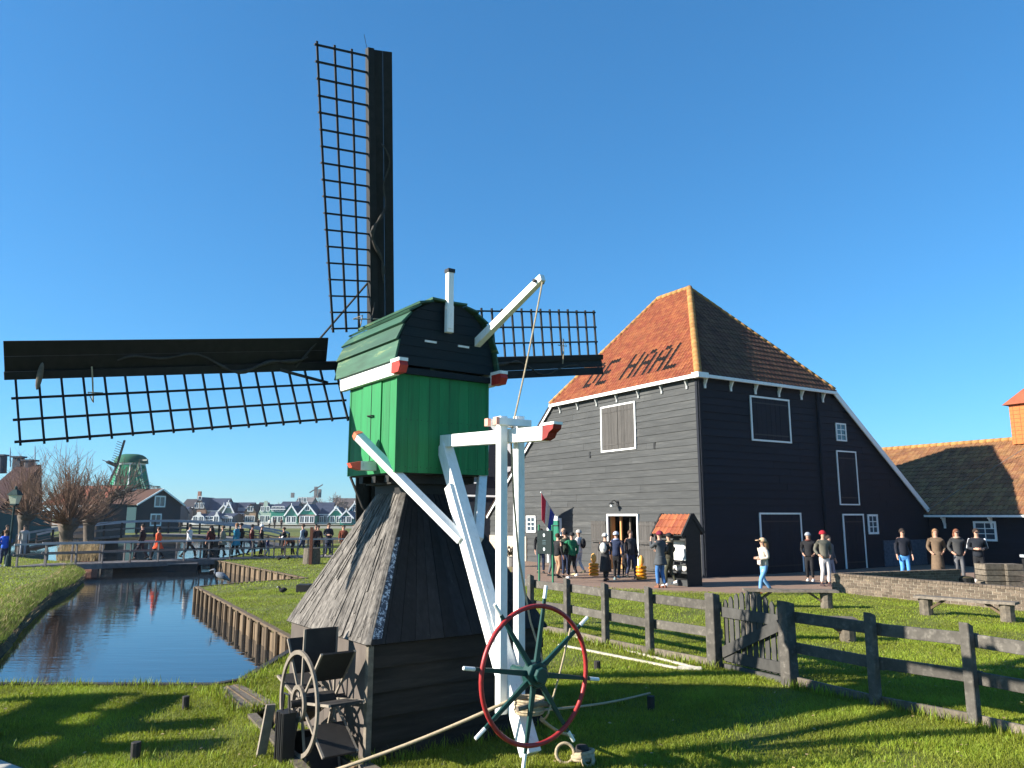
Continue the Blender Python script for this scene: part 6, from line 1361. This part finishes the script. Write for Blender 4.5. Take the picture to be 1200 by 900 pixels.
def person(pos, label, h=1.72, face=0.0, pose='stand', top=(.03,.03,.04), legs=(.02,.02,.03), shoes=(.02,.02,.02), hair=(.03,.02,.015), hat=None, coat=0, bag=None, arms='down', hood=False, long=False, group=None, stride=.28, lean=0, skirt=None, collar=None, skinm=None, child=False, glasses=False, stripe=None, camo=False):
    """face: heading in degrees, 0 = towards +X, 90 = away from the camera"""
    s = h/1.75; t = thing('person', label, 'person', pos, group); t['_local'] = 1; t.rotation_euler = (0,0,math.radians(face)); t.scale = (s,s,s)
    st = stride if pose == 'walk' else .035; rnd = random.Random(hash(label) & 0xffff)
    hipz = .93 if pose != 'walk' else .905; ln = lean
    def P(x, y, z):      # bend the trunk forward about the hip
        if z > hipz and ln: dz = z-hipz; return V((x*math.cos(ln)+dz*math.sin(ln), y, hipz+dz*math.cos(ln)-x*math.sin(ln)))
        return V((x,y,z))
    sk = skinm or SKIN
    LF, RF = (st, .09), (-st, -.09)
    kneeL = V((st*.55+.05, .09, .50)); kneeR = V((-st*.25+.06, -.09, .50)); ankL = V((st, .10, .085)); ankR = V((-st-.02, -.10, .085+ (.06 if pose == 'walk' else 0)))
    sh = 1.41; shx = .0
    def arm(side, mode):
        a = P(0, side*.185, sh)
        if mode == 'down': e = P(-.03, side*.235, 1.14); w_ = P(.06, side*.25, .90); g = P(.09, side*.25, .82)
        elif mode == 'swing': k = side*(1 if pose == 'walk' else .3); e = P(-.10*k-.02, side*.23, 1.15); w_ = P(.02-.22*k, side*.24, .93); g = P(.05-.26*k, side*.24, .85)
        elif mode == 'bent': e = P(-.04, side*.25, 1.15); w_ = P(.20, side*.12, 1.13); g = P(.27, side*.07, 1.14)
        elif mode == 'up': e = P(.13, side*.25, 1.24); w_ = P(.27, side*.14, 1.46); g = P(.31, side*.11, 1.53)
        elif mode == 'point': e = P(.20, side*.22, 1.34); w_ = P(.42, side*.20, 1.36); g = P(.50, side*.20, 1.37)
        else: e = P(-.08, side*.27, 1.15); w_ = P(.06, side*.20, .98); g = P(.10, side*.17, .95)
        return a, e, w_, g
    am = arms if isinstance(arms, tuple) else (arms, arms)
    # body: one continuous figure
    v = [(P(0,0,.95),.095,.12),(P(0,0,1.08),.085,.11),(P(.01,0,1.25),.095,.13),(P(0,0,1.40),.085,.12),(P(0,0,1.49),.05,.055),(P(.02,0,1.56),.055,.06),(P(.035,0,1.63),.085,.075),(P(.02,0,1.70),.078,.072),(P(.01,0,1.745),.04,.04),(P(.10,0,1.625),.016,.014)]
    e = [(0,1),(1,2),(2,3),(3,4),(4,5),(5,6),(6,7),(7,8),(6,9)]
    for side, md_, kn, an in ((1,am[0],kneeL,ankL),(-1,am[1],kneeR,ankR)):
        n = len(v); hp = V((0,side*.085,.88)); v += [(hp,.070,.070),(kn,.05,.05),(an,.034,.034)]; e += [(0,n),(n,n+1),(n+1,n+2)]
        a, el, w_, g = arm(side, md_); n = len(v); v += [(a,.052,.055),(el,.038,.038),(w_,.026,.028),(g,.018,.036)]; e += [(3,n),(n,n+1),(n+1,n+2),(n+2,n+3)]
        d = (g-w_).normalized(); sd = (V((0,side,0))-d*d.y*side).normalized() if abs(d.y) < .95 else V((1,0,0)); ot = d.cross(sd).normalized()
        for k, (o_, l_) in enumerate(((-.028,.055),(-.010,.068),(.010,.064),(.027,.05))):
            m_ = len(v); f0 = g+d*.022+ot*o_*1.0; f1 = f0+d*l_*.6-sd*.006; f2 = f0+d*l_-sd*.02; v += [(f0,.0095,.0095),(f1,.0085,.0085),(f2,.0065,.0065)]; e += [(n+3,m_),(m_,m_+1),(m_+1,m_+2)]
        m_ = len(v); v += [(w_+d*.035-ot*.040,.010,.010),(w_+d*.07-ot*.055-sd*.01,.008,.008)]; e += [(n+2,m_),(m_,m_+1)]
    skin('body', v, e, sk, t, 1)
    # top garment
    tm = cmat(top) if not isinstance(top, bpy.types.Material) else top; lm = cmat(legs) if not isinstance(legs, bpy.types.Material) else legs
    lo = .86 if not long else .80; b = .026
    v = [(P(0,0,lo-.02),.150,.180),(P(0,0,lo+.10),.148,.178),(P(0,0,1.08),.128,.158),(P(.01,0,1.27),.135,.172),(P(0,0,1.41),.108,.14),(P(0,0,1.485),.066,.07)]; e = [(0,1),(1,2),(2,3),(3,4),(4,5)]
    for side, md_ in ((1,am[0]),(-1,am[1])):
        a, el, w_, g = arm(side, md_); n = len(v); v += [(a,.078,.078),(el,.062,.062),(w_-(w_-el)*.05,.048,.050)]; e += [(4,n),(n,n+1),(n+1,n+2)]
    skin('coat' if long or coat else 'jacket', v, e, tm, t, 1)
    # trousers
    v = [(V((0,0,.90)),.128,.162),(V((0,0,1.0)),.115,.15)]; e = [(0,1)]
    for side, kn, an in ((1,kneeL,ankL),(-1,kneeR,ankR)):
        n = len(v); v += [(V((.0,side*.09,.80)),.092,.092),(kn,.072,.07),(an+V((0,0,.03)),.058,.056)]; e += [(0,n),(n,n+1),(n+1,n+2)]
    skin('trousers', v, e, lm, t, 1)
    def loc(mb, nm, m, par=None, smooth=True):
        o = mb.build(nm, m, None, smooth=smooth); o.parent = par or t; return o
    if long or skirt:
        mb = MB(); zb_ = skirt or .42; vs = []; R_ = 6; n = 18
        for i in range(R_+1):
            u = i/R_; z = 1.0-(1.0-zb_)*u; rx = .13+.07*u+(st*.35*u); ry = .165+.055*u
            for k in range(n): aa = 2*PI*k/n; vs.append(V((rx*math.cos(aa)*(1+.05*math.sin(5*aa+3*u)), ry*math.sin(aa)*(1+.04*math.sin(7*aa)), z)))
        mb.add(vs, [(i*n+k,(i+1)*n+k,(i+1)*n+(k+1)%n,i*n+(k+1)%n) for i in range(R_) for k in range(n)]); o = loc(mb, 'coat_skirt', tm); md_ = o.modifiers.new('s','SOLIDIFY'); md_.thickness = .02
    for an, yaw in ((ankL,.1),(ankR,-.1)):
        mb = MB(); z0 = an.z-.085; up = .05 if (an is ankR and pose == 'walk') else 0
        mb.hexa([V((an.x-.07,an.y-.042,z0+up)),V((an.x+.19,an.y-.045,z0)),V((an.x+.19,an.y+.045,z0)),V((an.x-.07,an.y+.042,z0+up))],[V((an.x-.06,an.y-.038,z0+.10+up)),V((an.x+.15,an.y-.030,z0+.055)),V((an.x+.15,an.y+.030,z0+.055)),V((an.x-.06,an.y+.038,z0+.10+up))])
        o = loc(mb, 'shoe', cmat(shoes)); md_ = o.modifiers.new('b','BEVEL'); md_.width = .02; md_.segments = 2
    hc = P(.012,0,1.675); rot = Matrix.Rotation(ln,3,'Y')
    for sd in (.032,-.032):
        mb = MB(); mb.ell(P(.108,sd,1.665), .012,.014,.010, 8, 6); loc(mb, 'eye', M['iron'])
    if glasses: mb = MB(); mb.box(P(.118,0,1.665), V((.008,0,0)), V((0,.065,0)), V((0,0,.02))); loc(mb, 'sunglasses', M['iron'], smooth=False)
    hm = cmat(hair); mb = MB()
    vs = []; n, m_ = 14, 8
    for i in range(m_+1):
        ph = (PI*.62)*i/m_
        for k in range(n): a = 2*PI*k/n; q = V((.112*math.sin(ph)*math.cos(a)-.014, .100*math.sin(ph)*math.sin(a), .112*math.cos(ph))); 
        
        for k in range(n):
            a = 2*PI*k/n; fr = max(0, math.cos(a)); ph2 = ph*(1-.42*fr**1.5)
            q = V((.112*math.sin(ph2)*math.cos(a)-.014, .102*math.sin(ph2)*math.sin(a), .112*math.cos(ph2))); vs.append(hc+rot @ q)
    mb.add(vs, [(i*n+k,(i+1)*n+k,(i+1)*n+(k+1)%n,i*n+(k+1)%n) for i in range(m_) for k in range(n)])
    if child is None: pass
    if hair is not None: loc(mb, 'hair', hm)
    if hood == 'longhair': mb = MB(); mb.tube([hc+rot@V((-.05,0,.04)), hc+rot@V((-.10,0,-.08)), hc+rot@V((-.12,0,-.22)), hc+rot@V((-.11,0,-.34))], [.07,.095,.08,.03], 10); loc(mb, 'long_hair', hm)
    if hat:
        kind, hcol = hat; mb = MB(); vs = []
        for i in range(m_+1):
            ph = (PI*.52)*i/m_
            for k in range(n):
                a = 2*PI*k/n; q = V((.124*math.sin(ph)*math.cos(a)-.012, .114*math.sin(ph)*math.sin(a), .118*math.cos(ph)-.006)); vs.append(hc+rot @ q)
        mb.add(vs, [(i*n+k,(i+1)*n+k,(i+1)*n+(k+1)%n,i*n+(k+1)%n) for i in range(m_) for k in range(n)])
        if kind == 'cap': mb.box(hc+rot@V((.155,0,.03)), rot@V((.06,0,-.01)), V((0,.065,0)), rot@V((.0,0,.008)))
        if kind == 'bobble': mb.ell(hc+rot@V((-.01,0,.16)), .045,.045,.045, 10, 8)
        loc(mb, 'hat', cmat(hcol))
    if collar: mb = MB(); mb.ring(P(0,0,1.485), V((1,0,0)), V((0,1,0)), .085, .032, 16, 8); loc(mb, 'collar', cmat(collar))
    if stripe:
        for side in (1,-1): a, el, w_, g = arm(side, am[0]); mb = MB(); mb.tube([a+V((0,side*.03,.05)), a.lerp(el,.5)+V((0,side*.045,.01)), el+V((0,side*.04,0))], .028, 6); loc(mb, 'sleeve_stripe', cmat(stripe))
    if bag:
        kind, bc = bag; mb = MB(); 
        if kind == 'back': mb.ell(P(-.19,0,1.24), .10,.14,.20, 12, 8)
        elif kind == 'side': mb.box(P(.02,-.27,.84), V((.10,0,0)), V((0,.04,0)), V((0,0,.13)))
        elif kind == 'front': mb.box(P(.17,.05,1.02), V((.04,0,0)), V((0,.10,0)), V((0,0,.09)))
        o = loc(mb, 'backpack' if kind == 'back' else 'bag', cmat(bc)); 
        if kind != 'back': md_ = o.modifiers.new('b','BEVEL'); md_.width = .03; md_.segments = 2
    return t
g1 = 'visitors in front of the barn'; g2_ = 'visitors on and near the footbridge'
BK = (.012,.012,.014); NV = (.015,.025,.06); JN = (.10,.22,.42); WT = (.62,.62,.60)
person(G(634,672), 'person in a dark coat standing behind the green information sign', 1.75, -80, top=BK, legs=NV, arms='down', group=g1)
person(G(654,678), 'person in black jacket and tan trousers nearest the information sign on its right', 1.62, 40, top=BK, legs=(.35,.20,.12), hair=(.05,.02,.01), arms=('bent','down'), group=g1, pose='walk', stride=.12)
person(G(661,671), 'bald person in a dark jacket closest to the barn wall behind the green jacket', 1.75, -60, top=(.03,.025,.02), legs=BK, hair=(.35,.22,.15), group=g1, arms='bent')
person(G(671,678), 'person in bright green jacket and black trousers pointing towards the barn', 1.66, 120, top=(.01,.13,.06), legs=BK, shoes=WT, hair=BK, group=g1, arms=('point','down'), pose='walk', stride=.12)
person(G(679,674), 'person in white jacket and pale jeans with a pale hat beside the green jacket', 1.72, 150, top=WT, legs=(.35,.42,.5), hat=('beanie',(.38,.36,.33)), shoes=(.4,.35,.2), group=g1, arms='bent', bag=('back',BK), pose='walk', stride=.14)
person(G(710,682), 'person in a long black quilted coat with white beanie and white backpack', 1.66, 60, top=(.018,.018,.02), legs=BK, hat=('beanie',(.5,.49,.47)), long=True, skirt=.38, bag=('back',(.5,.5,.47)), group=g1, arms='bent', pose='walk', stride=.14)
person(G(723,680), 'person in a navy jacket with a pale hat entering the shop doorway', 1.70, 70, top=NV, legs=BK, hat=('beanie',(.42,.44,.5)), group=g1, shoes=(.2,.3,.32), collar=(.3,.35,.5), pose='walk', stride=.12)
person(B(4.1,.9,0.0), 'person in grey standing inside the dark shop doorway', 1.70, 215, top=(.16,.17,.16), legs=BK, group=g1, arms='bent')
person(G(732,676), 'small child with orange hair beside the shop doorway', 1.05, 60, top=BK, legs=BK, hair=(.45,.2,.06), group=g1)
person(G(775,689), 'person in a long grey coat with a maroon beanie and jeans facing the stall', 1.78, 120, top=(.055,.06,.065), legs=(.05,.15,.36), hat=('beanie',(.16,.012,.03)), shoes=(.18,.07,.04), long=True, skirt=.72, group=g1, arms=('up','bent'))
person(G(786,687), 'person in a dark olive jacket and camouflage trousers with black cap by the stall', 1.70, 140, top=(.035,.032,.02), legs=(.05,.05,.03), hat=('cap',BK), shoes=(.7,.7,.68), group=g1, arms='bent', collar=(.25,.2,.12), pose='walk', stride=.12)
person(G(897,697), 'person in cream fleece jacket, tan cap and blue jeans walking left along the path', 1.62, 190, 'walk', top=(.46,.40,.34), legs=(.13,.29,.52), hat=('cap',(.5,.33,.2)), shoes=(.35,.14,.04), hair=(.22,.12,.06), hood='longhair', group=g1, arms=('bent','bent'), bag=('front',(.5,.42,.38)), stride=.22)
person(G(950,681), 'person in a black coat with a pale cap standing behind the olive jacket', 1.68, -120, top=BK, legs=BK, hat=('beanie',(.25,.27,.3)), shoes=WT, group=g1, arms='pocket', hood='longhair', hair=(.12,.06,.03), collar=(.12,.04,.03))
person(G(968,687), 'person in an olive jacket, red beanie and white trousers before the dark barn wall', 1.78, -85, top=(.115,.11,.085), legs=(.62,.57,.52), hat=('beanie',(.30,.01,.02)), shoes=(.05,.03,.03), group=g1, arms='pocket', skinm=SKIN)
person(G(974,684), 'person in grey trousers carrying a white bag, mostly hidden by the olive jacket', 1.60, -60, top=(.09,.09,.10), legs=(.25,.25,.30), group=g1, bag=('side',WT))
person(G(1062,683), 'person in a black sweater, sunglasses and blue jeans before the rubble panels', 1.82, -95, top=(.01,.012,.02), legs=(.08,.28,.60), group=g1, glasses=True)
person(G(1101,681), 'person in a long brown hooded coat by the shed wall', 1.80, -110, top=(.14,.095,.06), legs=(.12,.08,.05), hair=(.25,.14,.07), long=True, skirt=.35, hood='longhair', group=g1, arms='pocket')
person(G(1126,682), 'person in a dark puffer jacket with fur collar and grey trousers by the shed', 1.80, -100, top=(.045,.045,.045), legs=(.11,.11,.115), hair=(.16,.06,.03), hood='longhair', collar=(.35,.25,.18), glasses=True, group=g1, arms='pocket')
person(G(1150,686), 'person in black jacket with white shoulder stripes and sunglasses, farthest right by the shed', 1.84, -110, top=(.012,.015,.022), legs=BK, shoes=(.8,.8,.78), glasses=True, stripe=(.6,.6,.62), group=g1, arms='bent', stride=.12, pose='walk')
person(G(663,677), 'person in a dark green parka standing between the tan trousers and the green jacket', 1.70, 75, top=(.02,.035,.025), legs=NV, hair=BK, group=g1, arms='bent', collar=(.2,.15,.1))
person(G(740,679), 'person in a charcoal coat with a rucksack stepping out of the shop doorway', 1.74, -70, 'walk', top=(.03,.03,.035), legs=(.03,.04,.08), hair=(.09,.05,.03), group=g1, bag=('back',(.05,.02,.02)), stride=.14)
person(G(646,675), 'person in maroon with grey trousers between the sign posts', 1.64, -30, top=(.07,.015,.02), legs=(.1,.1,.11), hair=(.12,.07,.04), hood='longhair', group=g1, arms='pocket')
# left side, on the deck z = .06
def D(px, py): return G(px, py, .06)
def on(px, back=.9):
    x_ = (px-600)/915; P = [G(14,664,.06), G(120,660,.06), G(230,656,.06), G(330,653,.06), G(420,652,.06)]
    for a, b in zip(P[:-1],P[1:]):
        if a.x/a.y <= x_ <= b.x/b.y: p = a.lerp(b,(x_-a.x/a.y)/(b.x/b.y-a.x/a.y)); return V((x_*(p.y+back), p.y+back, .065))
    return D(px,652)
person(on(168,1.5), 'person all in black walking on the footbridge ahead of the orange coat', 1.78, 180, 'walk', top=BK, legs=(.02,.02,.03), group=g2_)
person(on(187,.8), 'person in a bright orange coat walking across the footbridge', 1.62, 180, 'walk', top=(.75,.08,.02), legs=BK, group=g2_, skirt=.62, hair=(.05,.02,.01))
person(on(223,.9), 'person in a white sweater and black trousers striding over the footbridge', 1.76, 0, 'walk', top=WT, legs=BK, hair=BK, group=g2_, stride=.34, arms='swing')
person(on(248,1.2), 'person in burgundy jacket with long dark hair on the footbridge', 1.68, 150, 'walk', top=(.08,.012,.012), legs=BK, hair=BK, hood='longhair', group=g2_, stride=.15)
person(on(278,1.0), 'person in a long teal blue coat on the footbridge', 1.80, 170, 'walk', top=(.03,.22,.32), legs=BK, long=True, skirt=.62, hair=(.22,.10,.04), group=g2_, stride=.15)
person(on(283,1.9), 'person in black directly behind the teal coat on the footbridge', 1.80, 170, 'walk', top=BK, legs=BK, hair=BK, group=g2_, stride=.15)
person(on(307,1.2), 'person in black with a white hat at the right end of the footbridge', 1.72, 10, top=BK, legs=BK, hat=('bobble',WT), group=g2_, skirt=.5)
person(on(315,.9), 'small child in navy and pale leggings beside the white hat', 1.10, 0, 'walk', top=(.03,.035,.10), legs=(.25,.25,.35), hair=(.1,.06,.03), group=g2_, stride=.12)
person(G(328,652)+V((0,.6,0)), 'person in a black coat facing left behind the child', 1.60, 170, top=BK, legs=BK, hair=(.05,.02,.01), group=g2_, arms='bent', skirt=.6)
person(G(343,652), 'person in a brown jacket with white hat bending far forward', 1.55, 178, top=(.20,.06,.03), legs=BK, hat=('beanie',WT), group=g2_, lean=1.25, arms='point', stride=.1)
person(G(354,652), 'person in a grey blue hooded jacket and jeans walking beside the bending person', 1.78, 165, 'walk', top=(.20,.26,.32), legs=(.03,.05,.10), hair=(.05,.03,.02), bag=('back',BK), group=g2_)
person(G(364,651)+V((0,1.0,0)), 'person in dark brown behind the stump with the rusty post', 1.75, -90, top=(.05,.02,.02), legs=BK, group=g2_)
person(G(370,652)+V((0,.3,0)), 'person in a peach and black jacket right of the stump', 1.70, -70, top=(.06,.03,.025), legs=BK, group=g2_, collar=(.5,.25,.15), bag=('front',(.5,.25,.15)))
person(G(384,652), 'tall person in a dark navy coat standing on the lawn', 1.85, -60, top=(.012,.018,.035), legs=(.03,.04,.08), group=g2_, arms='bent', shoes=(.3,.3,.3), skirt=.7)
person(G(400,652)+V((0,.4,0)), 'person in rust brown clothes at the edge of the mill slope', 1.72, -80, 'walk', top=(.20,.05,.025), legs=(.16,.06,.03), group=g2_, stride=.15)
person(G(411,651)+V((0,.8,0)), 'person in grey jacket partly hidden by the mill slope', 1.75, 190, top=(.12,.14,.17), legs=(.05,.05,.06), group=g2_)
person(on(262,1.6), 'person in a beige coat between the burgundy jacket and the teal coat', 1.66, 175, 'walk', top=(.28,.22,.16), legs=BK, hair=(.1,.06,.03), long=True, skirt=.7, group=g2_, stride=.14)
person(on(296,1.6), 'person in dark red behind the white hat on the footbridge', 1.72, 5, 'walk', top=(.12,.02,.02), legs=(.04,.05,.09), hair=BK, group=g2_, stride=.18)
person(G(377,652)+V((0,1.4,0)), 'person in grey with a black rucksack behind the tall navy coat', 1.72, 170, 'walk', top=(.14,.14,.15), legs=BK, hair=(.1,.06,.03), group=g2_, bag=('back',BK), stride=.16)
person(G(393,652)+V((0,1.8,0)), 'person in black between the navy coat and the rust brown clothes', 1.68, -60, top=BK, legs=BK, hair=(.2,.12,.06), group=g2_)
person(G(3,664), 'person in a bright blue jacket at the far left beside the lamp post', 1.62, 120, top=(.01,.09,.55), legs=(.02,.03,.08), shoes=WT, hair=(.12,.06,.03), group=g2_, arms='bent')
person(G(26,652), 'person in a pale jacket standing behind the lamp post', 1.72, -60, top=(.42,.38,.36), legs=(.3,.3,.33), group=g2_)
person(G(5,652), 'person in dark clothes behind the blue jacket at the left edge', 1.74, -40, top=BK, legs=BK, group=g2_)
for px, Y, tp, lab in ((322,138,BK,'distant person in black on the dyke road, left of the pair'),(330,138,(.05,.02,.02),'distant person in dark brown on the dyke road, right of the pair'),(316,137,WT,'distant person in white on the dyke road below the bell gable'),(303,138,BK,'distant person in black on the dyke road farthest left'),(212,100,BK,'distant person in black beyond the arched footbridge')):
    person(V((AT(px,610,Y).x,Y,0)), lab, 1.75, 90, 'walk', top=tp, legs=BK, stride=.12)
flush_skin()
# ------------------------------------------------------------------ outside the frame on the left: unseen plank screen added to throw shade on the near grass
t = thing('shade_screen', 'unseen dark plank screen added outside the left edge to shade the near grass', 'fence', V((-7.4,8.0,0)))
for (y, hh, wd) in ((6.6,1.55,.14),(7.35,2.05,.24),(8.2,1.9,.22),(9.0,1.5,.10),(9.9,1.2,.10)):
    mb = MB(); mb.box((-7.4,y,hh/2), (.06,0,0), (0,wd,0), (0,0,hh/2)); mb.build('post', M['darkwood'], t)
for z, h in ((.95,.22),(1.42,.12)): mb = MB(); mb.box((-7.47,7.9,z), (.02,0,0), (0,1.9,0), (0,0,h)); mb.build('rail', M['darkwood'], t)
